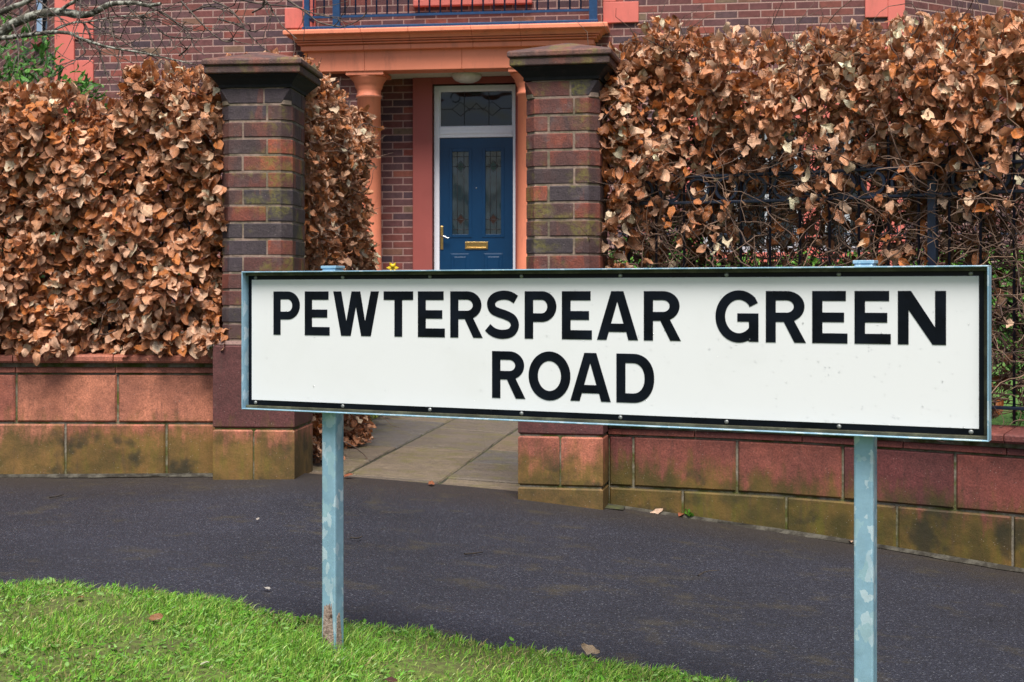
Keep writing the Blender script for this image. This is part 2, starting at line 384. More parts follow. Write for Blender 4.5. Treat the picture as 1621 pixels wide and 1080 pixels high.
tag(fast('pavement', V, np.c_[i, i + 1, i + 244, i + 243], M['tarmac'], None, V[:, :2], np.c_[gap, gap, gap]), kind='structure')
ts = np.linspace(0, 1, 50)
Yv = .2 + ts[:, None]*(edge(xs) - .2); Xv = np.tile(xs, (50, 1)); drop_ = np.clip((edge(Xv) - Yv)/.07, 0, 1)
Zv = gz(Xv) - .012 + .022*np.sqrt(drop_) + .006*np.sin(Xv*11 + Yv*7) + .004*np.sin(Yv*23 - Xv*9)
V = np.c_[Xv.ravel(), Yv.ravel(), Zv.ravel()]; i = np.arange(49*243).reshape(49, 243)[:, :-1].ravel()
tag(fast('verge', V, np.c_[i, i + 1, i + 244, i + 243], M['verge_soil'], None, V[:, :2]), kind='structure')

PO, PF = np.array([-.77, 6.60 + .02]), R(9.6)        # path: joint corner, heading
def pp(a, b, dz=0.):                                  # a along the path, b across it
    x = PO[0] + a*sin(PF) + b*cos(PF); y = PO[1] + a*cos(PF) - b*sin(PF)
    return (x, y, -.849 - .052*b + .02*a + dz)
m = MB()
def slab(a0, a1, b0, b1, mat=0):
    g = .008; a0 += g; a1 -= g; b0 += g; b1 -= g; c = .006; dz = random.uniform(-.004, .004)
    t = random.choice([(.165, .128, .092), (.19, .145, .098), (.14, .112, .085), (.12, .108, .098), (.18, .128, .082)])
    n = 6
    def ring(a0, a1, b0, b1, z):
        P = [(a0, b0 + (b1 - b0)*k/n) for k in range(n)] + [(a0 + (a1 - a0)*k/n, b1) for k in range(n)] + [(a1, b1 - (b1 - b0)*k/n) for k in range(n)] + [(a1 - (a1 - a0)*k/n, b0) for k in range(n)]
        return [pp(a + random.uniform(-1, 1)*.0025, b + random.uniform(-1, 1)*.0025, z + dz) for a, b in P]
    m.rings([ring(a0, a1, b0, b1, -.04), ring(a0, a1, b0, b1, .006), ring(a0 + c, a1 - c, b0 + c, b1 - c, .012)], caps=True, tint=t)
for col, rows in (((-.45, 0), (-.36, -.02, .42, .97, 1.6, 2.2)), ((0, .452), (-.36, 0, 1.06, 1.9)), ((.452, .93), (-.36, .10, .62, 1.12, 1.75)), ((.93, 1.3), (-.1, .5, 1.1, 1.7))):
    rows = list(rows)
    while rows[-1] < 7.3: rows.append(min(7.3, rows[-1] + random.choice([.45, .6, .9])))
    for a0, a1 in zip(rows, rows[1:]): slab(a0, a1, *col)
for a0, a1, b0, b1 in ((-.34, 7.3, -.5, 1.32),):
    m.poly([pp(a0, b0, .003), pp(a0, b1, .003), pp(a1, b1, .003), pp(a1, b0, .003)], 1)
path = m.build('path', [M['flag'], M['joint']]); tag(path, kind='structure')
m = MB()                                              # garden soil and lawn behind the wall, either side of the path
def strip(pa, pb, mat):
    for k in range(len(pa) - 1): m.poly([pa[k], pa[k + 1], pb[k + 1], pb[k]], mat)
L = [WL.pt(t, .12, -.60) for t in np.linspace(0, WL.L[-1], 16)]; strip(L, [(p[0]*1.1, p[1] + 10, -.35) for p in L], 0)
a = [pp(x, -.47, -.005) for x in np.linspace(-.2, 7.3, 12)]; strip([(p[0] - 1.1, p[1] + .1, -.6) for p in a], a, 0)
L = [WR.pt(t, .12, -.66) for t in np.linspace(0, WR.L[-1], 30)]; strip(L, [(p[0]*1.25 + .3, 16, -.30) for p in L], 1)
a = [pp(x, 1.32, -.005) for x in np.linspace(-.1, 7.3, 12)]; strip(a, [(p[0] + .5, p[1] + .2, -.6 + .03*k) for k, p in enumerate(a)], 1)
tag(m.build('garden_ground', [M['soil'], M['lawn']]), kind='structure')

# ------------------------------------------------------------------ garden walls
STONES = [(.45, .155, .088), (.41, .135, .08), (.48, .175, .10), (.37, .115, .07), (.43, .145, .085)]
DARKS = [(.155, .042, .035), (.20, .054, .040), (.125, .034, .031), (.235, .066, .044)]
def garden_wall(line, joints_up, joints_lo, zt, zc, cop_j, label, mats, tints):
    root = empty('garden_wall', line.pt(line.L[-1]/2 if line is WR else line.L[-1] - .8, 0, -.85)); inv = -np.array(root.location)
    tag(root, label, 'wall', 'low red stone garden walls'); P = lambda s, d, z: tuple(np.array(line.pt(s, d, z)) + inv)
    m = MB(); foot = lambda s: float(gz(line.xy(s)[0]))
    def block(s0, s1, z0, z1, lo):
        n = max(2, int((s1 - s0)/.12)); ch = .007; t = random.choice(tints)
        zz0 = (lambda s: foot(s) - .05) if lo else (lambda s: z0 + .005)
        prev = None
        S_ = list(np.linspace(s0 + .005, s1 - .005, n + 1)); S_ = [S_[0]] + [S_[0] + ch] + S_[1:-1] + [S_[-1] - ch, S_[-1]]
        for k, s in enumerate(S_):
            e = k in (0, len(S_) - 1); dj = random.uniform(-.0012, .0012)
            a, b = zz0(s), z1 - .005
            rows = [(ch if e else ch, a), (ch if e else 0, a + ch), (ch if e else 0, b - ch), (ch, b)]
            cur = [(P(s, d + dj, z), (s, z - foot(s))) for d, z in rows]
            if prev:
                for j in range(3): m.poly([prev[j][0], cur[j][0], cur[j + 1][0], prev[j + 1][0]], 0, t, uv=[prev[j][1], cur[j][1], cur[j + 1][1], prev[j + 1][1]])
                m.poly([prev[3][0], cur[3][0], P(s, .03, b), P(ps, .03, b)], 0, t, uv=[prev[3][1]]*4)
            prev = cur; ps = s
    for js, z0, z1, lo in ((joints_up, zc, zt, False), (joints_lo, None, zc, True)):
        for s0, s1 in zip(js, js[1:]): block(s0, s1, z0, z1, lo)
    ss = np.linspace(min(joints_up[0], joints_lo[0]), max(joints_up[-1], joints_lo[-1]), 60)
    for a, b in zip(ss, ss[1:]):
        q = [P(a, .010, foot(a) - .1), P(b, .010, foot(b) - .1), P(b, .010, zt), P(a, .010, zt)]; m.poly(q, 1)
        m.poly([P(a, .21, zt), P(b, .21, zt), P(b, .21, foot(b) - .2), P(a, .21, foot(a) - .2)], 0, tints[0], uv=[(a, 1), (b, 1), (b, .6), (a, .6)])
    m.build('stonework', [mats, M['moss_mortar']], root)
    m = MB()
    for a, b in zip(ss, ss[1:]):
        wa, wb = .018 + .010*sin(a*9) + .006*sin(a*31), .018 + .010*sin(b*9) + .006*sin(b*31)
        m.poly([P(a, -wa, foot(a) - .002), P(b, -wb, foot(b) - .002), P(b, -.002, foot(b) + .012), P(a, -.002, foot(a) + .012)], 0)
    m.build('footing', M['footing'], root)
    prof = [(-.002, 0), (-.005, .002), (-.005, .020), (-.001, .024), (.016, .026), (.016, .044), (-.012, .047), (-.030, .046), (-.036, .055), (-.036, .074), (-.030, .081), (.0, .086), (.11, .10), (.24, .09), (.24, .0)]
    m = MB()
    for s0, s1 in zip(cop_j, cop_j[1:]):
        t = random.choice(tints); g = .0025
        rs = [[P(s, d, zt + .004 + z) for d, z in prof] for s in np.linspace(s0 + g, s1 - g, 5)]
        i0 = len(m.v); m.rings(rs, True, True, 0, t)
        for k in range(len(m.uv)):
            if m.uv[k] is None: m.uv[k] = [(0, .9 if random.random() < 2 else 0)]*len(m.f[k])
        k0 = len(m.f)
    q = np.linspace(cop_j[0], cop_j[-1], 40)
    for a, b in zip(q, q[1:]): m.poly([P(a, .012, zt), P(b, .012, zt), P(b, .012, zt + .08), P(a, .012, zt + .08)], 1)
    m.build('coping', [mats, M['moss_mortar']], root)
    return root
def chain(line, pxs, before, after, step=.462):
    s = [line.at_px(p) for p in pxs]
    while before and s[0] > .3: s.insert(0, s[0] - step)
    while after and s[-1] < line.L[-1] - .3: s.append(s[-1] + step)
    return s
sL = WL.L[-1]
garden_wall(WL, chain(WL, (25.5, 186), 1, 0) + [sL], chain(WL, (103, 263), 1, 0) + [sL], -.363, -.587, chain(WL, (25, 183), 1, 0) + [sL],
            'low red block wall carrying the dense brown hedge, left of the gateway', M['stone'], STONES)
garden_wall(WR, [.02] + chain(WR, (1002, 1166, 1333, 1511), 0, 1), [.02] + chain(WR, (1080, 1244, 1419, 1602), 0, 1), -.615, -.838, [.02] + chain(WR, (1100, 1270, 1430, 1594), 0, 1),
            'low dark red mossy wall curving down the slope behind the street sign posts', M['dark_stone'], DARKS)

# ------------------------------------------------------------------ brick piers of the gateway
def clip(poly, ax, c, sgn):
    out = []
    for k in range(len(poly)):
        p, q = poly[k], poly[(k + 1) % len(poly)]; a, b = (p[ax] - c)*sgn, (q[ax] - c)*sgn
        if a <= 0: out.append(p)
        if a*b < 0: t = a/(a - b); out.append((p[0] + t*(q[0] - p[0]), p[1] + t*(q[1] - p[1])))
    return out
def octa(w, c):
    h = w/2; return [(-h + c, -h), (h - c, -h), (h, -h + c), (h, h - c), (h - c, h), (-h + c, h), (-h, h - c), (-h, -h + c)]
BR = [(.055, .029, .028), (.085, .034, .028), (.135, .037, .024), (.048, .034, .040), (.165, .042, .026), (.10, .040, .031), (.040, .030, .034), (.25, .060, .030), (.115, .037, .028), (.075, .031, .026)]
def brick_pier(corner, yaw, zfoot, courses, label, seed):
    random.seed(seed)
    B = .368; s, c = sin(yaw), cos(yaw)             # corner = front right corner of the base
    cx = corner[0] - B/2*c + B/2*s; cy = corner[1] + B/2*s + B/2*c
    root = empty('brick_pier', (cx, cy, zfoot), -yaw); tag(root, label, 'gate pier', 'brick gate piers')
    o = lambda z: z - zfoot
    # base of stone blocks
    m = MB()
    def stone(x0, x1, z0, z1, t, w=B):
        h = w/2; ch = .007
        rs = []
        for dz, k in ((z0, ch), (z0 + ch, 0), (z1 - ch, 0), (z1, ch)):
            rs.append([(x0 + k, -h + k, o(dz)), (x1 - k, -h + k, o(dz)), (x1 - k, h - k, o(dz)), (x0 + k, h - k, o(dz))])
        m.rings(rs, tint=t)
    h = B/2
    for z0, z1, n in courses:
        t = random.choice(DARKS[:2] if z1 > -.5 else STONES[:2])
        if n == 2: stone(-h, -.004, z0 + .004, z1 - .004, random.choice(STONES)); stone(.004, h, z0 + .004, z1 - .004, random.choice(STONES))
        else: stone(-h, h, z0 + .004, z1 - .004, (.10, .032, .030) if z1 > -.5 else random.choice(STONES))
    zt = courses[-1][1]
    m.rings([[(x*.985, y*.985, o(zt - .002)) for x, y in octa(B, .02)], [(x, y, o(zt + .014)) for x, y in octa(.335, .03)]], tint=(.2, .12, .10))
    h2 = h - .008; m.box(-h2, h2, -h2, h2, o(courses[0][0]), o(zt - .01), 1)
    for k in range(len(m.uv)):
        p = [m.v[i] for i in m.f[k]]; m.uv[k] = [(q[0] + q[1], q[2]) for q in p]
    m.build('stone_base', [M['dark_stone'], M['moss_mortar']], root)
    # brick shaft, every brick its own block in the one mesh
    m = MB(); z0 = -.2075; H = (.917 - z0)/15; W, C = .322, .042
    for k in range(15):
        za, zb = z0 + k*H + .0045, z0 + (k + 1)*H - .0045; top = k == 14
        xc, yc = (-.055, .055) if k % 2 == 0 else (.055, -.055)
        if top: xc = .04
        for sx in (-1, 1):
            for sy in (-1, 1):
                t = random.choice(BR); e = .0035; jx, jy = random.uniform(-.0015, .0015), random.uniform(-.0015, .0015); rs = []
                for z, kk, cc in ((za, e, C), (za + e, 0, C), (zb - e, 0, C if not top else .004), (zb, e, C if not top else .004)):
                    pl = octa(W - 2*kk, cc)
                    pl = clip(pl, 0, xc + sx*(-.0045 - kk), sx*-1) if sx > 0 else clip(pl, 0, xc - .0045 - kk, 1)
                    if sx > 0: pl = clip(octa(W - 2*kk, cc), 0, xc + .0045 + kk, -1)
                    pl = clip(pl, 1, yc + .0045 + kk, -1) if sy > 0 else clip(pl, 1, yc - .0045 - kk, 1)
                    rs.append([(x + jx, y + jy, o(z)) for x, y in pl])
                if len({len(r) for r in rs}) == 1: m.rings(rs, tint=t)
    m.rings([[(x, y, o(z)) for x, y in octa(W - .0065, C)] for z in (z0 - .01, z0 + 14*H)], mat=1)
    m.rings([[(x, y, o(z)) for x, y in octa(W - .0065, .03)] for z in (z0 + 14*H, .918)], mat=1)
    m.build('brick_shaft', [M['brick'], M['mortar']], root)
    # cap: moulding, two tile courses, low pyramid
    m = MB(); sq = lambda w, z: [(-w/2, -w/2, o(z)), (w/2, -w/2, o(z)), (w/2, w/2, o(z)), (-w/2, w/2, o(z))]
    m.rings([sq(.330, .916), sq(.330, .930), sq(.345, .938), sq(.375, .955), sq(.405, .968), sq(.408, .9725)], tint=(.010, .008, .008), mat=1)  # moulding below the overhang, its shade painted into the colour
    m.rings([sq(.424, .973), sq(.432, .977), sq(.432, 1.000), sq(.426, 1.006)], tint=(.075, .033, .024))
    m.rings([sq(.42, 1.005), sq(.42, 1.010)], tint=(.24, .2, .13))
    m.rings([sq(.442, 1.0095), sq(.450, 1.014), sq(.450, 1.030), sq(.440, 1.037), sq(.02, 1.100)], tint=(.14, .062, .046))
    for k in range(len(m.uv)): m.uv[k] = [(q[0] + q[1], .9) for q in [m.v[i] for i in m.f[k]]]
    bevel(m.build('pier_cap', [M['brick'], M['cap_shade_stain']], root), .003)
    return root
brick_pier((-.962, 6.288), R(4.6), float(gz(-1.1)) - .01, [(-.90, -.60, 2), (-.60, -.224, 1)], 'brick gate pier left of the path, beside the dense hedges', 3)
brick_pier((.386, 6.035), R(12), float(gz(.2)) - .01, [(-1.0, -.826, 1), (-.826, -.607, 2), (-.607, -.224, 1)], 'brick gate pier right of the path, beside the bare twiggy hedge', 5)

# ------------------------------------------------------------------ street name sign
ZL, ZR = FPX*.33/218, FPX*.33/280
A0 = np.array([(382 - CX)/FPX*ZL, ZL]); A1 = np.array([(1565 - CX)/FPX*ZR, ZR])
SL = float(np.linalg.norm(A1 - A0)); SU = (A1 - A0)/SL; SYAW = atan2(SU[1], SU[0])
ztop = (HY - 430)/FPX*ZL; zbot = (HY - 648)/FPX*ZL; SH = ztop - zbot
SN = np.array([-SU[1], SU[0]])
def su(px, d=.024): k = (px - CX)/FPX; b = A0 + SN*d; return (k*b[1] - b[0])/(SU[0] - k*SU[1])      # metres along the plate
sign = empty('street_sign', (A0[0], A0[1], zbot), SYAW)
tag(sign, 'white street name sign with black capital letters on two galvanised steel posts', 'street sign')
D = .026                                            # tray depth; plate face at y = D
m = MB(); th = .0028
for x0, x1, z0, z1 in ((0, SL, SH - th, SH), (0, SL, 0, th), (0, th, th, SH - th), (SL - th, SL, th, SH - th)): m.box(x0, x1, 0, D + .012, z0, z1)
m.box(th, SL - th, D + .004, D + .012, th, SH - th, 1)
for z0, z1 in ((th, .009), (SH - .010, SH - th)): m.box(th, SL - th, D - .013, D + .004, z0, z1, 1)   # folded lip, green with algae
bevel(m.build('frame', [M['galv'], M['algae_galv']], sign), .0008, 1)
m = MB(); bx0, bx1, bz0, bz1 = su(391.5), su(1557), .0092, SH - .0102
m.box(bx0, bx1, D - .001, D + .004, bz0, bz1); m.build('black_border', M['black'], sign)
wx0, wx1, wz0, wz1 = su(398.5), su(1549.5), .0215, SH - .0195
m = MB(); m.box(wx0, wx1, D - .0022, D - .0012, wz0, wz1); bevel(m.build('sign_plate', M['plate'], sign), .0006, 1)

CAP = .3124*SH; ZB1 = SH*(1 - .457); ZB2 = SH*(1 - .856)
def arc(cx, cy, rx, ry, a0, a1, n=18, e=1.0):
    out = []
    for k in range(n + 1):
        a = R(a0 + (a1 - a0)*k/n); c, s = cos(a), sin(a)
        out.append((cx + rx*math.copysign(abs(c)**e, c), cy + ry*math.copysign(abs(s)**e, s)))
    return out
def glyph(ch, W, H):
    t = .198*H; b = .190*H; n = lambda L: [(x*W, y*H) for x, y in L]
    if ch == 'E': return [[(0, 0), (W, 0), (W, b), (t, b), (t, .405*H), (.905*W, .405*H), (.905*W, .588*H), (t, .588*H), (t, H - b), (.955*W, H - b), (.955*W, H), (0, H)]]
    if ch == 'T': return [[(W/2 - t/2, 0), (W/2 + t/2, 0), (W/2 + t/2, H - b), (W, H - b), (W, H), (0, H), (0, H - b), (W/2 - t/2, H - b)]]
    if ch == 'N': return [[(0, 0), (t, 0), (t, .645*H), (W - 1.22*t, 0), (W, 0), (W, H), (W - t, H), (W - t, .325*H), (1.22*t, H), (0, H)]]
    if ch == 'W':
        k = .20; return [n([(.175, 0), (.385, 0), (.50, .655), (.615, 0), (.825, 0), (1, 1), (.825, 1), (.70, .325), (.595, 1), (.405, 1), (.29, .325), (.175, 1), (0, 1)])]
    if ch == 'A':
        return [n([(0, 0), (.235, 0), (.290, .165), (.715, .165), (.765, 0), (1, 0), (.645, 1), (.350, 1)]), n([(.345, .335), (.650, .335), (.497, .79)])]
    if ch == 'O': return [arc(W/2, H/2, W/2 + .0005, H/2*1.03, 0, 360, 48)[:-1], arc(W/2, H/2, W/2 - t*1.06, H/2 - b*.97, 0, 360, 48)[:-1]]
    if ch == 'D':
        r = .56*W; return [[(0, 0)] + arc(W - r, H/2, r, H/2, -90, 90, 24, .92) + [(0, H)], [(t, b)] + arc(W - r, H/2, r - t*1.05, H/2 - b, -90, 90, 24, .92) + [(t, H - b)]]
    if ch in 'PR':
        yb = .355 if ch == 'P' else .40; bw = W if ch == 'P' else .965*W; ry = (1 - yb)/2*H; cy = (1 + yb)/2*H; rx = .46*bw
        hole = [(t, yb*H + b*.95)] + arc(bw - rx, cy, rx - t*1.06, ry - b*.95, -90, 90, 16) + [(t, H - b*.95)]
        if ch == 'P': return [[(0, 0), (t, 0), (t, yb*H)] + arc(bw - rx, cy, rx, ry, -90, 90, 20) + [(0, H)], hole]
        return [[(0, 0), (t, 0), (t, yb*H), (.45*W, yb*H), (.715*W, 0), (W, 0), (.705*W, (yb + .025)*H)] + arc(bw - rx, cy, rx, ry, -62, 90, 20) + [(0, H)], hole]
    if ch == 'G':
        f = lambda x, y: ((x - 90)/270*W, (408 - y)/326*H)
        out = arc(.545*W, .5*H, .545*W, .515*H, 46, 300, 36); inn = arc(.545*W, .5*H, .545*W - t, .515*H - b*.97, 318, 42, 30)
        out = [p for p in out]
        return [[f(356, 158)] + [p for p in out if p[0] < f(350, 0)[0]] + [f(303, 383), f(304, 406), f(360, 406), f(360, 225), f(228, 225), f(228, 278), f(300, 278)] + [p for p in inn if p[1] < f(0, 284)[1] or p[0] < .5*W or p[1] > f(0, 200)[1]] + [f(303, 184)]]
    if ch == 'S':
        K = [(.895, .825), (.74, .895), (.545, .918), (.33, .885), (.205, .80), (.185, .70), (.25, .60), (.40, .545), (.60, .495), (.78, .425), (.862, .32), (.845, .21), (.73, .115), (.51, .083), (.32, .105), (.19, .155), (.085, .228)]
        K = [(x*W, y*H*1.0) for x, y in K]; q = []
        for k in range(len(K) - 1):
            a, b_, c_, d_ = [np.array(K[j]) for j in (max(k - 1, 0), k, k + 1, min(k + 2, len(K) - 1))]
            for u in np.linspace(0, 1, 5, endpoint=False): q.append(.5*(2*b_ + (c_ - a)*u + (2*a - 5*b_ + 4*c_ - d_)*u*u + (3*b_ - a - 3*c_ + d_)*u**3))
        q.append(np.array(K[-1])); q = np.array(q); d = np.gradient(q, axis=0); d /= np.linalg.norm(d, axis=1)[:, None]; nr = np.c_[-d[:, 1], d[:, 0]]*(t*.485)
        return [[tuple(p) for p in q + nr] + [tuple(p) for p in (q - nr)[::-1]]]
def z1(i, x): return 420 + x/4.503 if i == 0 else (740 + x/4.503 if i == 1 else 1110 + x/3.954)
L1 = [('P', z1(0, 60), z1(0, 248)), ('E', z1(0, 283), z1(0, 460)), ('W', z1(0, 486), z1(0, 811)), ('T', z1(0, 845), z1(0, 1055)), ('E', z1(0, 1089), z1(0, 1281)), ('R', z1(0, 1320), z1(0, 1550)),
      ('S', z1(1, 125), z1(1, 372)), ('P', z1(1, 409), z1(1, 635)), ('E', z1(1, 674), z1(1, 888)), ('A', z1(1, 924), z1(1, 1217)), ('R', z1(1, 1258), z1(1, 1522)),
      ('G', z1(2, 90), z1(2, 359)), ('R', z1(2, 405), z1(2, 656)), ('E', z1(2, 695), z1(2, 916)), ('E', z1(2, 960), z1(2, 1187)), ('N', z1(2, 1231), z1(2, 1533))]
L2 = [('R', 760 + 104/5.403, 760 + 388/5.403), ('O', 760 + 418/5.403, 760 + 772/5.403), ('A', 760 + 773/5.403, 760 + 1118/5.403), ('D', 760 + 1167/5.403, 760 + 1490/5.403)]
for line, zb in ((L1, ZB1), (L2, ZB2)):
    for ch, pa, pb in line:
        ua, ub = su(pa), su(pb)
        cu = bpy.data.curves.new('letter', 'CURVE'); cu.dimensions = '2D'; cu.fill_mode = 'BOTH'; cu.extrude = .0004
        for loop in glyph(ch, ub - ua, CAP):
            sp = cu.splines.new('POLY'); sp.points.add(len(loop) - 1); sp.use_cyclic_u = True
            for p, (x, y) in zip(sp.points, loop): p.co = (x, y, 0, 1)
        tmp = bpy.data.objects.new('tmp', cu); COL.objects.link(tmp)
        me = bpy.data.meshes.new_from_object(tmp); bpy.data.objects.remove(tmp); me.materials.clear(); me.materials.append(M['black'])
        lo = bpy.data.objects.new('letter', me); COL.objects.link(lo); lo.parent = sign; lo.rotation_euler = (pi/2, 0, 0); lo.location = (ua, D - .0028, zb)

m = MB(); m.lathe([(.0046, .0), (.0046, .0012), (.0036, .0026), (.0012, .0032)], n=14)
first = None
for px in (404.5, 542.5, 680.5, 825.5, 982, 1150, 1328, 1537):
    for z in (SH - .0145, .0152):
        if first is None: o = first = m.build('screw', M['screw'], sign)
        else: o = dup(first, sign)
        o.location = (su(px), D - .001, z); o.rotation_euler = (pi/2, 0, 0)
m = MB()                                             # rain drops clinging to the plate
for k in range(300):
    x = random.uniform(wx0, wx1); z = random.uniform(wz0, wz1)
    if k > 90: x = wx1 - abs(random.gauss(0, .5)); z = wz0 + random.random()**1.3*(wz1 - wz0)
    if k > 300: z = bz0 + random.uniform(.001, .009); x = random.uniform(bx0 + .02, bx1 - .02)
    if x < wx0: continue
    r = random.choice([.0007, .0009, .0009, .0011, .0016]); sq_ = random.uniform(1, 1.5) if k <= 300 else 2.2; i0 = len(m.v); n = 8; yf = D - (.0022 if k <= 300 else .001)
    rs = [[(x + r*cos(2*pi*j/n)*q*(sq_ if k > 300 else 1), yf - h*r, z + r*sin(2*pi*j/n)*q*(1 if k > 300 else sq_)) for j in range(n)] for q, h in ((1, -.1), (.93, .25), (.62, .5), (.15, .6))]
    m.rings(rs, sm=True)
tag(m.build('water_drops', M['drop'], sign), kind='stuff')

def post(pxc, label, top):
    # plan position from the photographed column, post stands against the back of the tray
    w_ = .0385; u0 = su(pxc, D + .012 + w_/2)
    root = empty('sign_post', (u0, D + .012 + w_/2, 0), 0, sign)
    X, Y = A0 + SU*u0 + SN*(D + .012 + w_/2); zg = float(gz(X)) - .25 - zbot
    m = MB(); h = w_/2; m.box(-h, h, -h, h, zg, SH + .006); o = m.build('post', M['galv'], sign); o.location = root.location
    bpy.data.objects.remove(root); bevel(o, .004, 2); o['label'] = label
    m = MB(); h += .0016; m.box(-h, h, -h, h, SH + .006, SH + .0125); c = bevel(m.build('post_cap', M['galv'], o), .001, 1)
    return o, zg + .25
pL, zgl = post(527, 'left steel post, scabbed with corrosion at its foot', 0)
pR, zgr = post(1370, 'right steel post, its foot outside the photo', 0)
# corrosion scab on the left post foot (thin crust wrapped round the two visible faces)
m = MB(); h = .0385/2; n = 26
def crust(f, a0, a1, prof):
    for k in range(n):
        u0_, u1_ = a0 + (a1 - a0)*k/n, a0 + (a1 - a0)*(k + 1)/n
        t0, t1 = prof(k/n), prof((k + 1)/n)
        m.poly([f(u0_, zgl - .05, 0), f(u1_, zgl - .05, 0), f(u1_, zgl + t1, 0), f(u0_, zgl + t0, 0)])
        m.poly([f(u0_, zgl + t0, 0), f(u1_, zgl + t1, 0), f(u1_, zgl + t1 + .002, .0012), f(u0_, zgl + t0 + .002, .0012)])
rp = [random.uniform(-.006, .006) for _ in range(60)]
crust(lambda u, z, d: (u, -h - .0010 + d, z), -h + .003, h - .004, lambda t: .03 + .095*min(1, t*7, (1.02 - t)*5) + rp[int(t*n)])
crust(lambda u, z, d: (h + .0010 - d, u, z), -h + .004, h - .010, lambda t: .03 + .07*min(1, t*9, (1 - t)*2.4) + rp[30 + int(t*n)])
m.build('corrosion', M['rust'], pL)

# ------------------------------------------------------------------ leaves and twigs
TS = np.array([0, .10, .28, .5, .72, .9, 1.0]); TW = np.array([.05, .55, .93, 1.0, .78, .38, .03])
US = np.array([-1, -.5, 0, .5, 1])
def leaves(name, P, axis, nrm, L, T, mat, parent, wr=.62, crinkle=1., curl=1., rows=7):
    """P base points, axis growth direction, nrm face direction, L lengths, T tints"""
    n = len(P); ax = axis/np.linalg.norm(axis, axis=1)[:, None]
    sd = np.cross(ax, nrm); sd /= np.linalg.norm(sd, axis=1)[:, None] + 1e-9; nn = np.cross(sd, ax)
    t = TS[None, :, None]; u = US[None, None, :]; r = lambda a, b: rng.uniform(a, b, (n, 1, 1))
    wdt = wr*.5*TW[None, :, None]*r(.75, 1.15)*(1 + .16*np.minimum(crinkle, 1)*np.sin(t*r(14, 24) + r(0, 6)))
    x = u*wdt; fold = r(-.35, 1.25)*crinkle; bend = r(-1.1, 1.4)*curl; tw = r(-2.2, 2.2)*crinkle
    z = fold*np.abs(x) + bend*(t - .3)**2 + .085*crinkle*np.sin(t*r(8, 17) + r(0, 6) + u*r(.5, 3))*(.35 + np.abs(u)) + .05*crinkle*np.sin(t*r(3, 8) + u*r(-4, 4) + r(0, 6)) + tw*x*(t - .3)
    y = t*(1 - .18*np.abs(bend)*t) + 0*u
    x = x*(1 - .25*np.abs(fold)); x, y, z = np.broadcast_arrays(x, y, z)
    V = P[:, None, None, :] + L[:, None, None, None]*(x[..., None]*sd[:, None, None, :] + y[..., None]*ax[:, None, None, :] + z[..., None]*nn[:, None, None, :])
    k = len(TS)*len(US); V = V.reshape(-1, 3)
    b = (np.arange(len(TS) - 1)[:, None]*5 + np.arange(4)[None]).ravel()
    q = np.c_[b, b + 1, b + 6, b + 5]; F = (q[None] + (np.arange(n)*k)[:, None, None]).reshape(-1, 4)
    UV = np.tile(np.stack(np.broadcast_arrays(US[None, :], TS[:, None]), -1).reshape(-1, 2), (n, 1))
    return fast(name, V, F, mat, parent, UV, np.repeat(T, k, 0))

BROWN = np.array([(.60, .32, .19), (.55, .265, .145), (.44, .18, .075), (.68, .43, .29), (.30, .12, .052), (.78, .58, .43), (.50, .19, .06), (.52, .28, .165), (.66, .42, .29), (.40, .19, .105)])
def brown(n, light=1.):
    c = BROWN[rng.integers(0, len(BROWN), n)]*rng.uniform(.75, 1.2, (n, 1))*light
    return np.clip(c*np.array([1.02, .93, .86]), 0, .8)

def tubes(name, paths, radii, mat, parent, sides=5):
    Vs, Fs, off = [], [], 0
    for p, r in zip(paths, radii):
        p = np.asarray(p, float); k = len(p); r = np.broadcast_to(np.asarray(r, float), (k,)) if np.ndim(r) == 0 or len(np.atleast_1d(r)) == k else np.linspace(r[0], r[1], k)
        d = np.gradient(p, axis=0); d /= np.linalg.norm(d, axis=1)[:, None] + 1e-9
        ref = np.where(np.abs(d[:, 2:3]) < .85, np.array([[0, 0, 1.]]), np.array([[1., 0, 0]]))
        a = np.cross(d, ref); a /= np.linalg.norm(a, axis=1)[:, None] + 1e-9; b = np.cross(a, d)
        th = np.arange(sides)*2*pi/sides
        V = p[:, None] + r[:, None, None]*(np.cos(th)[None, :, None]*a[:, None] + np.sin(th)[None, :, None]*b[:, None])
        i = (np.arange(k - 1)[:, None]*sides + np.arange(sides)[None]).ravel(); j = (np.arange(k - 1)[:, None]*sides + (np.arange(sides)[None] + 1) % sides).ravel()
        Vs.append(V.reshape(-1, 3)); Fs.append(np.c_[i, j, j + sides, i + sides] + off); off += k*sides
    return fast(name, np.concatenate(Vs), np.concatenate(Fs), mat, parent)

def wander(p, d, L, n=7, wig=.35, grav=0.):
    p = np.array(p, float); d = np.array(d, float); d /= np.linalg.norm(d); out = [p.copy()]
    for k in range(n):
        d = d + rng.normal(0, wig, 3) + np.array([0, 0, grav]); d /= np.linalg.norm(d); p = p + d*L/n; out.append(p.copy())
    return np.array(out)

def smooth(pts, n=6):
    p = np.array(pts, float); q = []
    for k in range(len(p) - 1):
        a, b, c, d = p[max(k - 1, 0)], p[k], p[k + 1], p[min(k + 2, len(p) - 1)]
        for t in np.linspace(0, 1, n, endpoint=False): q.append(.5*((2*b) + (c - a)*t + (2*a - 5*b + 4*c - d)*t*t + (3*b - a - 3*c + d)*t**3))
    q.append(p[-1]); return np.array(q)

def rnd(n): return rng.random(n)
def leaf_dirs(n, out, down=.55, spread=.75):
    a = np.array([0, 0, -down])[None] + out*.45 + rng.normal(0, spread*.6, (n, 3))
    nm = out + np.array([0, 0, .45])[None] + rng.normal(0, .45, (n, 3))
    return a, nm

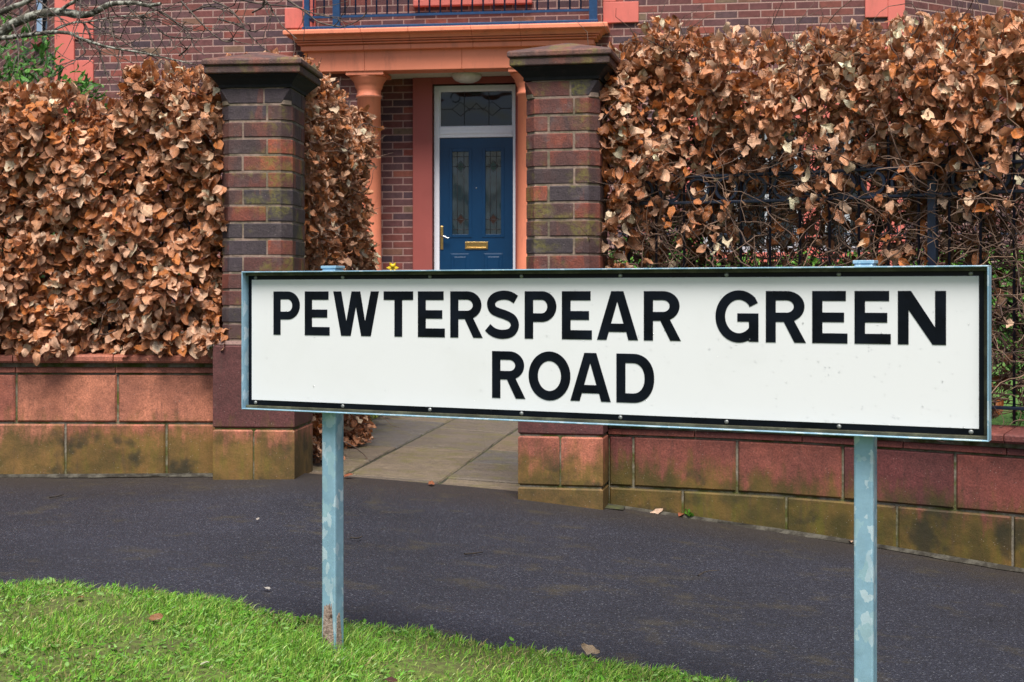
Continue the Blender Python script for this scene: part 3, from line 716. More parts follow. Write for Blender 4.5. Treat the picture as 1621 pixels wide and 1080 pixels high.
def sparseR(s, z, t):
    f = np.clip((z - .10 + .12*sin(s*6) + .06*sin(s*17))/(.62), 0, 1); return .05 + .95*f**1.8
def hedge_wall(line, s0, s1, topf, zlo, dens, thick, face, root, sparse=None, n_tw=200, stems=(), light=1., lsz=(.046, .088), crk=1.):
    """leaves through the front of a clipped hedge that follows a plan line"""
    inv = -np.array(root.location); Ls = s1 - s0
    n = int(dens*Ls*1.5); s = rng.uniform(s0, s1, n); top = np.array([topf(q) for q in s]); z = zlo + rnd(n)*(top - zlo)
    dep = face + thick*rnd(n)**1.5
    dep += .05*np.sin(s*9 + z*6) + .03*np.sin(s*17 - z*11) + .10*np.clip((z - top + .22)/.22, 0, 1)**2
    if sparse is sparseR: dep += .075*np.clip((.62 - z)/.15, 0, 1)*(rnd(n) < .8)
    if sparse is not None: keep = rnd(n) < np.array([sparse(a, b, t) for a, b, t in zip(s, z, top)])
    else: keep = np.ones(n, bool)
    s, z, dep, top = s[keep], z[keep], dep[keep], top[keep]; n = len(s)
    P = np.array([line.pt(a, b, c) for a, b, c in zip(s, dep, z)]); fr = [line.fr(a) for a in s]
    out = np.array([(-f[2][0], -f[2][1], 0) for f in fr]) + np.c_[np.zeros((n, 2)), 1.1*np.clip((z - top + .16)/.16, 0, 1)]
    a, nm = leaf_dirs(n, out); a[:, 2] += .9*np.clip((z - top + .10)/.10, 0, 1)
    leaves('foliage', P + inv, a, nm, rng.uniform(*lsz, n), brown(n, light), M['dry_leaf'], root, .66, crk, .5 + .5*crk)
    paths, rad = [], []
    for k in range(n_tw):
        q = rng.uniform(s0, s1); t = topf(q); zz = zlo + (t - .05 - zlo)*rnd(1)[0]**1.25; d = face + rng.uniform(.0, thick*1.25)
        f = line.fr(q); along = rng.choice([-1, 1])*rng.uniform(.2, 1)
        dirn = np.r_[f[1]*along - f[2]*rng.uniform(-.2, .5), rng.uniform(-.2, .9)]
        paths.append(wander(np.array(line.pt(q, d, zz)) + inv, dirn, rng.uniform(.15, .55), 9, .36)); rad.append((rng.uniform(.0018, .0045), .0009))
    for k in range(int(Ls*(70 if sparse else 26))):                       # shoots standing out of the top
        q = rng.uniform(s0, s1); t = topf(q)
        paths.append(wander(np.array(line.pt(q, face + rng.uniform(.05, thick), t - .12)) + inv, (rng.normal(0, .3), rng.normal(0, .2), 1), rng.uniform(.1, .24), 5, .12)); rad.append((.0022, .0009))
    tubes('twigs', paths, rad, M['twig'], root)
    paths, rad = [], []
    for q, r, lean in stems:
        p0 = np.array(line.pt(q, face + thick*.8 + .10, zlo - .1)) + inv; f = line.fr(q)
        pa = wander(p0, np.r_[f[1]*lean, 1.2], (topf(q) - zlo)*.9, 10, .05); paths.append(pa); rad.append((r, r*.35))
        for k in range(7):
            i = int(rng.integers(2, 9)); sg = rng.choice([-1, 1])
            paths.append(wander(pa[i], np.r_[f[1]*sg*rng.uniform(.5, 1) + f[2]*rng.uniform(.1, .6), rng.uniform(.2, .9)], rng.uniform(.25, .6), 9, .22)); rad.append((r*.38, .0015))
    if paths: tubes('stems', paths, rad, M['stem'], root, 7)

def topL(q):
    X, Y = WL.xy(q); px = CX + X/Y*FPX
    py = np.interp(px, [-300, 0, 60, 110, 135, 165, 185, 215, 280, 330, 360], [150, 140, 138, 140, 168, 172, 125, 112, 108, 118, 125])
    return (HY - py)/FPX*Y + .015*sin(q*31)
hl = empty('beech_hedge', WL.pt(sL - .9, .2, -.3)); tag(hl, 'dense brown leaved beech hedge on the low wall left of the gateway', 'hedge', 'brown beech hedges')
hedge_wall(WL, sL - 2.6, sL + .0, topL, -.258, 4000, .26, -.035, hl, lambda s, z, t: 1. if z > -.1 or True else 0, 170, [(sL - .25, .014, .1), (sL - .7, .016, -.1), (sL - 1.15, .014, .1), (sL - 1.6, .015, 0), (sL - 2.1, .014, 0)], 1.08, (.044, .084), .64)

SH_L = Line([(-1.0, 6.62), (-.895, 7.3), (-.845, 7.7), (-.815, 7.95)])     # hedge returning along the path
SHL = SH_L.L[-1]
class Flip:                                          # the clipped face looks to the right, towards the path
    def __init__(s, l): s.l = l; s.L = l.L
    def xy(s, t): return s.l.xy(t)
    def fr(s, t): p, d, n = s.l.fr(t); return p, d, n
    def pt(s, t, d, z): return s.l.pt(t, d, z)
def topS(q): return 1.10 - .05*q + .04*sin(q*7) - .30*max(0, q - (SHL - .22))/.22
hs = empty('beech_hedge', (-1.1, 7.4, -.75)); tag(hs, 'tall brown beech hedge running back beside the flagged path to the orange column', 'hedge', 'brown beech hedges')
def sparse_side(s, z, t): return 1.
hedge_wall(Flip(SH_L), .0, SHL, topS, -.80, 4300, .28, -.02, hs, None, 240, [(.4, .018, 0), (.9, .018, 0), (1.3, .016, 0)], 1.1, (.036, .066), .8)
# rounded far end and near end of that hedge
n = 2600; th = rng.uniform(-.2, pi*.75, n); zz = -.75 + rnd(n)*1.78; rr = (.21 + .05*np.sin(zz*9) - .08*rnd(n))*np.where(zz < -.4, .5, 1)
c0 = np.array([-1.025, 7.92]); out = np.c_[np.cos(th), np.sin(th)*.6, 0*th]
P = np.c_[c0[0] + rr*np.cos(th), c0[1] + .8*rr*np.sin(th), zz]; a, nm = leaf_dirs(n, out)
leaves('foliage', P - np.array(hs.location), a, nm, rng.uniform(.038, .07, n), brown(n, 1.05), M['dry_leaf'], hs)
n = 700; P = np.c_[rng.uniform(-1.22, -.95, n), rng.uniform(6.62, 7.7, n), 1.01 + .07*rnd(n)]; out = np.tile([.2, -.3, 1.], (n, 1)); a, nm = leaf_dirs(n, out, 0.)
leaves('foliage', P - np.array(hs.location), a, nm, rng.uniform(.038, .07, n), brown(n, 1.05), M['dry_leaf'], hs)

def topR(q):
    X, Y = WR.xy(q); px = CX + X/Y*FPX
    py = np.interp(px, [930, 975, 1000, 1030, 1070, 1110, 1200, 1300, 1400, 1460, 1540, 1621, 1800], [70, 75, 55, 25, 45, 62, 62, 58, 48, 25, 35, 22, 20])
    return (HY - py)/FPX*(Y + .1) + .012*sin(q*37)
hr = empty('beech_hedge', WR.pt(1.0, .2, -.5)); tag(hr, 'thinning beech hedge with bare twigs below, grown through the railing right of the gateway', 'hedge', 'brown beech hedges')
hedge_wall(WR, .0, 2.75, topR, -.46, 4700, .42, .0, hr, sparseR, 1500, [(.35, .014, .15), (.62, .012, -.2), (.95, .022, .1), (1.42, .017, .1), (1.66, .030, .05), (1.95, .016, -.2), (2.3, .018, .1), (.12, .012, .2)], 1.15, (.040, .082))
paths, rad = [], []
for k in range(3000):
    q = rng.uniform(0, 2.6); zz = rng.uniform(-.48, .62); d = rng.uniform(.05, .55); f = WR.fr(q); al = rng.choice([-1, 1])*rng.uniform(.3, 1)
    paths.append(wander(np.array(WR.pt(q, d, zz)) - np.array(hr.location), np.r_[f[1]*al + f[2]*rng.normal(0, .3), rng.normal(.15, .55)], rng.uniform(.12, .5), 10, .34, .02)); rad.append((rng.uniform(.0016, .0042), .001))
tubes('tangled_twigs', paths, rad, M['tangle'], hr)
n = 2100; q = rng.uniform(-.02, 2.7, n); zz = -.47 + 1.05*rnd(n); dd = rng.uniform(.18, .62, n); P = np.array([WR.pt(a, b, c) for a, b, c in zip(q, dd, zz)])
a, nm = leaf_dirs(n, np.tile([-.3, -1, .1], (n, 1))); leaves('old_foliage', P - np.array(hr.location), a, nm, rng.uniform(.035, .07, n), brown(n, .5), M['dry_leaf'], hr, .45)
# leaves clinging to the right of the pier
n = 130; s = rng.uniform(.0, .12, n); z = rng.uniform(-.1, 1.0, n); P = np.array([WR.pt(a, rng.uniform(-.06, .1), c) for a, c in zip(s, z)]); out = np.tile([-.2, -1, .1], (n, 1)); a, nm = leaf_dirs(n, out)
leaves('foliage', P - np.array(hr.location), a, nm, rng.uniform(.06, .098, n), brown(n, 1.08), M['dry_leaf'], hr)

# ------------------------------------------------------------------ iron railings on the walls
def railing(line, s0, s1, zb, zr, zt, label, post_s, label_group):
    root = empty('iron_railing', line.pt((s0 + s1)/2, .085, zb)); tag(root, label, 'railing', label_group); inv = -np.array(root.location)
    P = lambda s, z, d=0: np.array(line.pt(s, .085 + d, z)) + inv
    for z in (zb, zr, zt):
        m = MB(); h, wd = .0065, .014; ss = np.linspace(s0, s1, 24)
        m.rings([[tuple(P(s, z - h, -wd)), tuple(P(s, z - h, wd)), tuple(P(s, z + h, wd)), tuple(P(s, z + h, -wd))] for s in ss]); bevel(m.build('rail', M['iron'], root), .003)
    b = r = None; s = s0 + .06; k = 0
    while s < s1:
        if all(abs(s - q) > .04 for q in post_s):
            if b is None:
                m = MB(); ht = zt + .125 - zb
                m.lathe([(.0058, -.06), (.0058, ht - .035), (.0085, ht - .033), (.0085, ht - .024), (.006, ht - .022), (.010, ht - .010), (.006, ht - .001), (.001, ht + .012)], n=10); b = o = m.build('baluster', M['iron'], root)
            else: o = dup(b, root)
            o.location = P(s, zb)
        if all(abs(s + .0615 - q) > .07 for q in post_s):
            if r is None:
                m = MB(); ro = (zt - zr)/2 - .006; rs = []
                for j in range(29):
                    a = 2*pi*j/28; c = np.array((ro*.9*cos(a), 0, ro*.9*sin(a))); e = np.array((cos(a), 0, sin(a)))
                    rs.append([tuple(c + e*.0055 + np.array((0, -.009, 0))), tuple(c + e*.0055 + np.array((0, .009, 0))), tuple(c - e*.0055 + np.array((0, .009, 0))), tuple(c - e*.0055 + np.array((0, -.009, 0)))])
                m.rings(rs, sm=False); r = o = m.build('ring', M['iron'], root)
            else: o = dup(r, root)
            o.location = P(s + .0615, (zr + zt)/2); f = line.fr(s + .0615); o.rotation_euler = (0, 0, atan2(f[1][1], f[1][0]))
        s += .123
    for q in post_s:
        m = MB(); h = .017; m.box(-h, h, -h, h, -.08, zt - zb + .10); m.rings([[(-h, -h, zt - zb + .10), (h, -h, zt - zb + .10), (h, h, zt - zb + .10), (-h, h, zt - zb + .10)], [(-.007, -.007, zt - zb + .15), (.007, -.007, zt - zb + .15), (.007, .007, zt - zb + .15), (-.007, .007, zt - zb + .15)]])
        m.lathe([(.008, 0), (.013, .012), (.009, .026), (.002, .036)], (0, 0, zt - zb + .148), 12); o = bevel(m.build('post', M['iron'], root), .002); o.location = P(q, zb); f = line.fr(q); o.rotation_euler = (0, 0, atan2(f[1][1], f[1][0]))
railing(WR, .03, 2.7, -.44, .392, .505, 'dark navy iron railing with a band of rings, seen through the twiggy right hedge', [WR.at_px(1465)], 'iron railings on the garden walls')
railing(WL, sL - 2.6, sL - .03, -.20, .60, .71, 'dark iron railing buried in the dense left hedge', [sL - 1.9], 'iron railings on the garden walls')

# ------------------------------------------------------------------ the house
HYAW = R(7.7); HU = np.array([cos(HYAW), -sin(HYAW)]); HV = np.array([sin(HYAW), cos(HYAW)]); HR = np.array([-.372, 14.95]); HZ = -.42
def hu(px, v=0.):
    k = (px - CX)/FPX; b = HR + v*HV; return (k*b[1] - b[0])/(HU[0] - k*HU[1])
def hy(u, v): return (HR + u*HU + v*HV)[1]
def hz(py, px, v=0.): return (HY - py)/FPX*hy(hu(px, v), v) - HZ     # local height
house = empty('brick_house', (HR[0], HR[1], HZ), -HYAW); tag(house, 'brick house with salmon stone quoins and an orange columned porch, behind the hedges', 'house')
VF = -.50                                            # facade plane; the porch back wall is v = 0
def wall(m, u0, u1, z0, z1, v, holes=(), mat=0, rev=.1):
    us = sorted({u0, u1, *[h[0] for h in holes], *[h[1] for h in holes]}); zs = sorted({z0, z1, *[h[2] for h in holes], *[h[3] for h in holes]})
    for a, b in zip(us, us[1:]):
        for c, d in zip(zs, zs[1:]):
            if any(h[0] <= a and b <= h[1] and h[2] <= c and d <= h[3] for h in holes): continue
            m.poly([(a, v, c), (b, v, c), (b, v, d), (a, v, d)], mat)
    for a, b, c, d in holes:
        for q in ([(a, v, c), (a, v + rev, c), (a, v + rev, d), (a, v, d)], [(b, v + rev, c), (b, v, c), (b, v, d), (b, v + rev, d)], [(a, v, d), (b, v, d), (b, v + rev, d), (a, v + rev, d)][::-1], [(a, v, c), (b, v, c), (b, v + rev, c), (a, v + rev, c)]): m.poly(q, mat)
uL, uR = hu(88, VF), hu(1432, VF); oL, oR = hu(566, VF), hu(866, VF); ZT = 5.2
zs_ = hz(112, 700, -.62)                            # underside of the entablature
gw = (hu(1112, VF), hu(1268, VF), hz(400, 1190, VF), hz(190, 1190, VF))
gw2 = (hu(1300, VF), hu(1385, VF), hz(400, 1340, VF), hz(190, 1340, VF))
fw = (hu(662, VF), hu(838, VF), hz(-1, 750, VF), hz(-230, 750, VF))
m = MB()
wall(m, uL, uR, -.8, ZT, VF, [(oL, oR, -.8, zs_ + .1), gw, gw2, fw])
m.poly([(uL, 9, -.8), (uL, 9, ZT), (uL, VF, ZT), (uL, VF, -.8)][::-1]); m.poly([(uR, VF, -.8), (uR, 9, -.8), (uR, 9, ZT), (uR, VF, ZT)])
m.poly([(uL, 9, -.8), (uR, 9, -.8), (uR, 9, ZT), (uL, 9, ZT)][::-1])
m.build('front_wall', M['house_brick'], house)
dL, dR = hu(686), hu(817); zdt = hz(134, 750)
m = MB(); wall(m, oL - .3, oR + .3, -.8, zs_ + .2, 0, [(dL, dR, -.8, zdt)])
m.poly([(oL, VF, -.8), (oL, 0, -.8), (oL, 0, zs_ + .1), (oL, VF, zs_ + .1)]); m.poly([(oR, 0, -.8), (oR, VF, -.8), (oR, VF, zs_ + .1), (oR, 0, zs_ + .1)])
m.build('porch_wall', M['house_brick'], house)
# canted bay at the left end and the wall turning away at the right end
m = MB(); ba = R(55); bl = 2.2
def cant(u0, v0, ang, ln, z0, z1, holes=()):
    du, dv = cos(ang), sin(ang); P = lambda s, d, z: (u0 + du*s - dv*d*0, v0 + dv*s, z)
    ss = sorted({0, ln, *[h[0] for h in holes], *[h[1] for h in holes]}); zs = sorted({z0, z1, *[h[2] for h in holes], *[h[3] for h in holes]})
    for a, b in zip(ss, ss[1:]):
        for c, d in zip(zs, zs[1:]):
            if any(h[0] <= a and b <= h[1] and h[2] <= c and d <= h[3] for h in holes): continue
            q = [P(a, 0, c), P(b, 0, c), P(b, 0, d), P(a, 0, d)]; m.poly(q if du > 0 else q[::-1], 0, uv=[(a, c), (b, c), (b, d), (a, d)] if du > 0 else [(a, d), (b, d), (b, c), (a, c)])
bw = (.42, .95, hz(62, 40, VF + .7) , hz(-200, 40, VF + .7))
cant(uL - .004, VF + .02, pi - R(52), 7., -.8, ZT, [bw]); m.build('bay_wall', M['house_brick'], house)
m = MB(); cant(uR + .002, VF + .02, R(40), 6.0, -.8, ZT); m.build('bay_wall', M['house_brick'], house)
def bayframe(name, mat, s0, s1, z0, z1, d0, d1, parent):
    a = pi - R(52); du, dv = cos(a), sin(a); nx, ny = -dv, du      # outward normal for the bay face
    m = MB(); b = [(uL + du*s + nx*d*-1*0 + (dv)*d*-1, VF + .02 + dv*s + du*d, z) for z in (z0, z1) for d in (d0, d1) for s in (s0, s1)]
    i = len(m.v); m.v += b
    for q in ((0, 2, 3, 1), (4, 5, 7, 6), (0, 1, 5, 4), (2, 6, 7, 3), (0, 4, 6, 2), (1, 3, 7, 5)): m.face([i + k for k in q])
    return m.build(name, mat, parent)
fr_ = bayframe('window', M['white'], bw[0], bw[1], bw[2], bw[3], -.08, -.05, house)
bayframe('pane', M['glass'], bw[0] + .12, bw[1] - .06, bw[2] + .08, bw[3] - .06, -.055, -.045, fr_)
bayframe('sill', M['dark_pink'], bw[0] - .08, bw[1] + .08, bw[2] - .09, bw[2], -.02, .05, fr_)
# quoins: pilaster strip with toothed blocks, one mesh per corner
def quoin(u0, u1, tooth, side, z0=-.8, z1=ZT, ph=0., v=VF, mat='pink'):
    m = MB(); m.box(u0, u1, v - .028, v + .01, z0, z1); per = .45; z = z0 + ph
    while z < z1:
        if tooth: (m.box(u1, u1 + tooth, v - .025, v + .01, z, z + .225) if side > 0 else m.box(u0 - tooth, u0, v - .025, v + .01, z, z + .225))
        z += per
    return bevel(m.build('quoin', M[mat], house), .006)
zq = hz(130, 130, VF); quoin(uL, hu(119, VF), hu(149, VF) - hu(119, VF), 1, -.8, ZT, (zq + .8) % .45)
zq = hz(46, 460, VF)
m = MB()
for k in (0,): m.box(hu(452, VF), hu(500, VF), VF - .03, VF + .01, zq, zq + .21); m.box(hu(480, VF), hu(500, VF), VF - .028, VF + .01, zq + .21, ZT)
bevel(m.build('quoin', M['pink'], house), .006)
m = MB(); zq = hz(37, 980, VF); m.box(hu(955, VF), hu(1011, VF), VF - .03, VF + .01, zq, zq + .21); m.box(hu(955, VF), hu(975, VF), VF - .028, VF + .01, zq + .21, ZT); bevel(m.build('quoin', M['pink'], house), .006)
zq = hz(28, 1400, VF); quoin(hu(1405, VF), uR, hu(1405, VF) - hu(1369, VF), -1, -.8, ZT, (zq + .8) % .45)
quoin(hu(1084, VF), hu(1108, VF), 0, 1, -.6, gw[3] + .3); quoin(hu(1272, VF), hu(1298, VF), 0, 1, -.6, gw[3] + .3); quoin(hu(1388, VF), hu(1404, VF), .0, 1, -.6, gw[3] + .3)
m = MB(); m.box(hu(1080, VF), hu(1404, VF), VF - .05, VF, gw[3], gw[3] + .22); bevel(m.build('lintel', M['pink'], house), .006)
m = MB(); m.box(hu(1080, VF), hu(1404, VF), VF - .06, VF, gw[2] - .1, gw[2]); bevel(m.build('sill', M['pink'], house), .006)
def window(g, v, nm, curtains=False):
    u0, u1, z0, z1 = g; m = MB(); f = .06; v0 = v + .05
    for a, b, c, d in ((u0, u0 + f, z0, z1), (u1 - f, u1, z0, z1), (u0 + f, u1 - f, z0, z0 + f), (u0 + f, u1 - f, z1 - f, z1)): m.box(a, b, v0, v0 + .06, c, d)
    for k in range(1, nm): q = u0 + (u1 - u0)*k/nm; m.box(q - .03, q + .03, v0 + .003, v0 + .05, z0 + f, z1 - f)
    zc = z1 - (z1 - z0)*.28; m.box(u0 + f, u1 - f, v0 + .006, v0 + .045, zc - .025, zc + .025)
    o = bevel(m.build('window', M['dull_white'], house), .004)
    m = MB(); m.box(u0 + f, u1 - f, v0 + .02, v0 + .03, z0 + f, z1 - f); m.build('pane', M['glass'], o)
    return o
window(gw, VF, 3); window(gw2, VF, 2); window((fw[0], fw[1], fw[2], fw[3]), VF, 3)
m = MB(); m.box(hu(656, VF), hu(843, VF), VF - .07, VF, fw[2] - .07, fw[2]); bevel(m.build('sill', M['pink'], house), .008)
m = MB(); e = .35
m.poly([(uL - e, VF - e, ZT), (uR + e, VF - e, ZT), (uR + e, 4.2, ZT + 3), (uL - e, 4.2, ZT + 3)]); m.poly([(uL - e, 9 + e, ZT), (uR + e, 9 + e, ZT), (uR + e, 4.2, ZT + 3), (uL - e, 4.2, ZT + 3)][::-1])
m.poly([(uL - e, VF - e, ZT - .02), (uR + e, VF - e, ZT - .02), (uR + e, 9 + e, ZT - .02), (uL - e, 9 + e, ZT - .02)][::-1]); m.build('roof', M['slate'], house)

# porch entablature: frieze, moulded cornice, soffit, columns
VP = -.66                                            # face of the frieze
cornU0, cornU1 = hu(487, VP), hu(932, VP)            # ends of the frieze block
zf0 = hz(111, 640, VP); zf1 = hz(79, 640, VP)
porch = empty('porch', (0, 0, 0), 0, house)
m = MB()
jn = [cornU0, hu(577, VP), hu(731, VP), cornU1]
for a, b in zip(jn, jn[1:]): m.box(a + .0012, b - .0012, VP, VP + .24, zf0, zf1 + .02)
for a, b in ((cornU0, cornU0 + .24), (cornU1 - .24, cornU1)): m.box(a, b, VP + .2405, VF + .002, zf0, zf1 + .02)
bevel(m.build('frieze', M['orange'], porch), .004)
prof = [(0, .0), (.050, .0), (.056, .004), (.056, .056), (.050, .060), (.036, .062), (.036, .070), (.078, .072), (.086, .077), (.086, .086), (.078, .091), (.052, .092), (.052, .098), (.098, .100), (.106, .105), (.106, .112), (.098, .116), (.072, .117), (.072, .122), (.116, .124), (.118, .134), (.124, .148), (.136, .160), (.150, .166), (.150, .174), (.190, .176), (.200, .184), (.200, .222), (.190, .236), (0, .236)]
sc = (hz(43, 640, VP - .19) - zf1)/.236
m = MB(); rs = []
prof = [(d, z*sc) for d, z in prof]
cj = [cornU0, hu(578, VP), hu(652, VP), hu(750, VP), hu(826, VP), cornU1]
def prof_pts(kind, q=0):
    if kind == 'l': return [(cornU0 - d, VP - d, zf1 + z) for d, z in prof]
    if kind == 'r': return [(cornU1 + d, VP - d, zf1 + z) for d, z in prof]
    if kind == 'L': return [(cornU0 - d, VF, zf1 + z) for d, z in prof]
    if kind == 'R': return [(cornU1 + d, VF, zf1 + z) for d, z in prof]
    return [(q, VP - d, zf1 + z) for d, z in prof]
m.rings([prof_pts('L'), prof_pts('l'), prof_pts('m', cj[1] - .002)], tint=(.5,)*3)
for a, b in zip(cj[1:-2], cj[2:-1]): m.rings([prof_pts('m', a + .002), prof_pts('m', b - .002)])
m.rings([prof_pts('m', cj[-2] + .002), prof_pts('r'), prof_pts('R')])
m.build('cornice', M['orange'], porch)
zct = zf1 + .236*sc
m = MB(); m.box(cornU0, cornU1, VP + .01, VF - .002, zct - .05, zct - .004); m.build('porch_top', M['orange'], porch)
m = MB(); m.box(oL + .002, oR - .002, VP + .245, -.002, zf0 + .012, zf0 + .05); m.build('soffit', M['soffit'], porch)
m = MB(); rc = .128
m.lathe([(.17, .02), (.17, .09), (.155, .11), (.165, .125), (.16, .14), (.140, .16), (.136, .2), (rc, 1.0), (rc*.95, zf0 - .255), (rc*1.04, zf0 - .25), (rc*1.04, zf0 - .225), (rc*.97, zf0 - .22), (rc*.98, zf0 - .17), (rc*1.1, zf0 - .145), (rc*1.13, zf0 - .12), (rc*1.16, zf0 - .118), (rc*1.2, zf0 - .095), (rc*1.42, zf0 - .06), (rc*1.5, zf0 - .045), (rc*1.5, zf0 - .036)], n=40)
q = rc*1.52; m.box(-q, q, -q, q, zf0 - .036, zf0 - .003); q = .185; m.box(-q, q, -q, q, -.3, .02)
vc = VP + .21; c1 = m.build('column', M['orange'], porch); c1.location = (hu(584, vc), vc, 0)
c2 = dup(c1, porch); c2.location = (hu(838.5, vc), vc, 0)
m = MB(); m.box(oL - .35, oR + .35, VP - .35, .25, -.55, -.0); bevel(m.build('doorstep', M['flag'], porch), .01)
# door surround (dull red), frame, fanlight, door
m = MB(); sw0 = hu(655)
for a, b in ((sw0, dL), (dR, dR + (dL - sw0))): m.box(a, b, -.06, .01, -.0, zf0 + .011)
m.box(dL, dR, -.06, .01, zdt, zf0 + .011); bevel(m.build('door_surround', M['dark_pink'], porch), .006)
m = MB()
for q in (dL, dR): m.poly([(q, -.06, 0), (q, .14, 0), (q, .14, zdt), (q, -.06, zdt)])
m.poly([(dL, -.06, zdt), (dR, -.06, zdt), (dR, .14, zdt), (dL, .14, zdt)]); m.build('door_reveal', M['dark_pink'], porch)
VD = .055
fu0, fu1 = hu(684, VD), hu(819, VD); lu0, lu1 = hu(695.5, VD), hu(812, VD); zdoor = hz(217.5, 752, VD); ztr = hz(201, 752, VD); zfa = hz(143, 752, VD); zft = hz(134.5, 752, VD)
frame = empty('door_frame', (0, 0, 0), 0, house)
m = MB()
m.box(fu0, lu0, VD, VD + .09, 0, zft); m.box(lu1, fu1, VD, VD + .09, 0, zft); m.box(lu0, lu1, VD, VD + .09, zfa, zft); m.box(lu0, lu1, VD - .004, VD + .09, zdoor, ztr + .002)
m.box(lu0 + .012, lu1 - .012, VD - .016, VD, zdoor + .035, zdoor + .06)
g = .012
for a, b, c, d in ((lu0, lu0 + g, ztr, zfa), (lu1 - g, lu1, ztr, zfa), (lu0, lu1, ztr + .002, ztr + g), (lu0, lu1, zfa - g, zfa)): m.box(a + .0005, b - .0005, VD + .012, VD + .03, c, d)
fo = bevel(m.build('frame', M['white'], frame), .004)
m = MB(); m.box(lu0 + g, lu1 - g, VD + .030, VD + .036, ztr + g, zfa - g); m.build('fanlight', M['glass'], frame)
m = MB(); zm = (ztr + zfa)/2; cu_ = (lu0 + lu1)/2; y_ = VD + .0285
def came(pts, r=.004): m.tube([(u, y_, z) for u, z in pts], r, 5)
for q in (.335, .67): came([(lu0 + (lu1 - lu0)*q, ztr + g), (lu0 + (lu1 - lu0)*q, zfa - g)])
for du in (-.17, .17):
    came([(cu_ + du + .09*cos(a), zm + .075*sin(a)) for a in np.linspace(0, 2*pi, 5)]); came([(cu_ + du - .09, zm), (lu0 + g if du < 0 else cu_ + du - .16, zm)]); came([(cu_ + du + .09, zm), (lu1 - g if du > 0 else cu_ + du + .16, zm)])
came([(cu_ - .08, zm - .02), (cu_, zm + .06), (cu_ + .08, zm - .02)]); m.build('leading', M['lead'], frame)
door = empty('front_door', (0, 0, 0), 0, house); VDR = VD + .02
def dz(py): return hz(py, 752, VDR)
pan = []
for a, b in ((716, 742), (768.5, 793)): pan.append((hu(a, VDR), hu(b, VDR), dz(371), dz(240)))
m = MB(); wall(m, lu0 + .002, lu1 - .002, .01, zdoor - .003, VDR, [(a - .0, b + .0, c, d) for a, b, c, d in pan], rev=.018)
for a, b, c, d in pan:
    k = .035
    for x0, x1, q0, q1 in ((a - k, a, c - k, d + k), (b, b + k, c - k, d + k), (a, b, c - k, c), (a, b, d, d + k)):
        m.box(x0, x1, VDR - .006, VDR + .001, q0, q1)
for a, b in ((713, 743), (766, 796)):
    a, b = hu(a, VDR), hu(b, VDR); t = dz(401); bt = .16
    for k, dp in ((0, .005), (.03, .010)): m.rings([[(a + k, VDR - .0005, bt + k), (b - k, VDR - .0005, bt + k), (b - k, VDR - .0005, t - k), (a + k, VDR - .0005, t - k)], [(a + k + .014, VDR - dp, bt + k + .014), (b - k - .014, VDR - dp, bt + k + .014), (b - k - .014, VDR - dp, t - k - .014), (a + k + .014, VDR - dp, t - k - .014)]])
bevel(m.build('door_leaf', M['door_blue'], door), .003)
for a, b, c, d in pan:
    m = MB(); m.box(a - .001, b + .001, VDR + .010, VDR + .016, c - .001, d + .001); gl = m.build('glass_panel', M['door_glass'], door)
    m = MB(); y_ = VDR + .009; w_ = b - a
    for q in (.3, .7): came([(a + w_*q, c), (a + w_*q, d)], .0035)
    for q in (.06, .18, .82, .94): came([(a, c + (d - c)*q), (b, c + (d - c)*q)], .003)
    for q in (.18, .82):
        zc = c + (d - c)*q; came([(a + w_*.5 + .05*cos(t), zc + .06*sin(t)) for t in np.linspace(0, 2*pi, 5)], .0035)
    m.build('leading', M['lead'], gl)
    for q, mt in ((.18, 'red_glass'), (.82, 'green_glass')):
        m = MB(); zc = c + (d - c)*q; m.rings([[(a + w_*.5 + .042*cos(t), y, zc + .05*sin(t)) for t in (0, pi/2, pi, 3*pi/2)] for y in (VDR + .0125, VDR + .0095)]); m.build('stained_diamond', M[mt], gl)
m = MB(); u_, z_ = hu(699.5, VDR), dz(377); m.box(u_ - .016, u_ + .016, VDR - .012, VDR, z_ - .12, z_ + .13); bevel(m.build('handle_plate', M['brass'], door), .006)
m = MB(); m.tube([(u_, VDR - .01, z_ + .02), (u_, VDR - .05, z_ + .02), (u_ + .03, VDR - .055, z_ + .018), (u_ + .075, VDR - .052, z_ - .002), (u_ + .09, VDR - .05, z_ + .01)], [.008, .008, .008, .007, .006], 8); m.build('handle', M['chrome'], door)
u0, u1, q0, q1 = hu(736.5, VDR), hu(772.5, VDR), dz(394.5), dz(383); m = MB()
for a, b, c, d in ((u0, u0 + .02, q0, q1), (u1 - .02, u1, q0, q1), (u0 + .02, u1 - .02, q0, q0 + .02), (u0 + .02, u1 - .02, q1 - .02, q1)): m.box(a, b, VDR - .012, VDR, c, d)
m.box(u0 + .02, u1 - .02, VDR - .006, VDR - .001, q0 + .02, q1 - .02); bevel(m.build('letter_plate', M['brass'], door), .003)
m = MB(); m.lathe([(.007, 0), (.007, .004), (.003, .006)], n=10); o = m.build('spyhole', M['chrome'], door); o.location = (hu(754, VDR), VDR, dz(298)); o.rotation_euler = (pi/2, 0, 0)
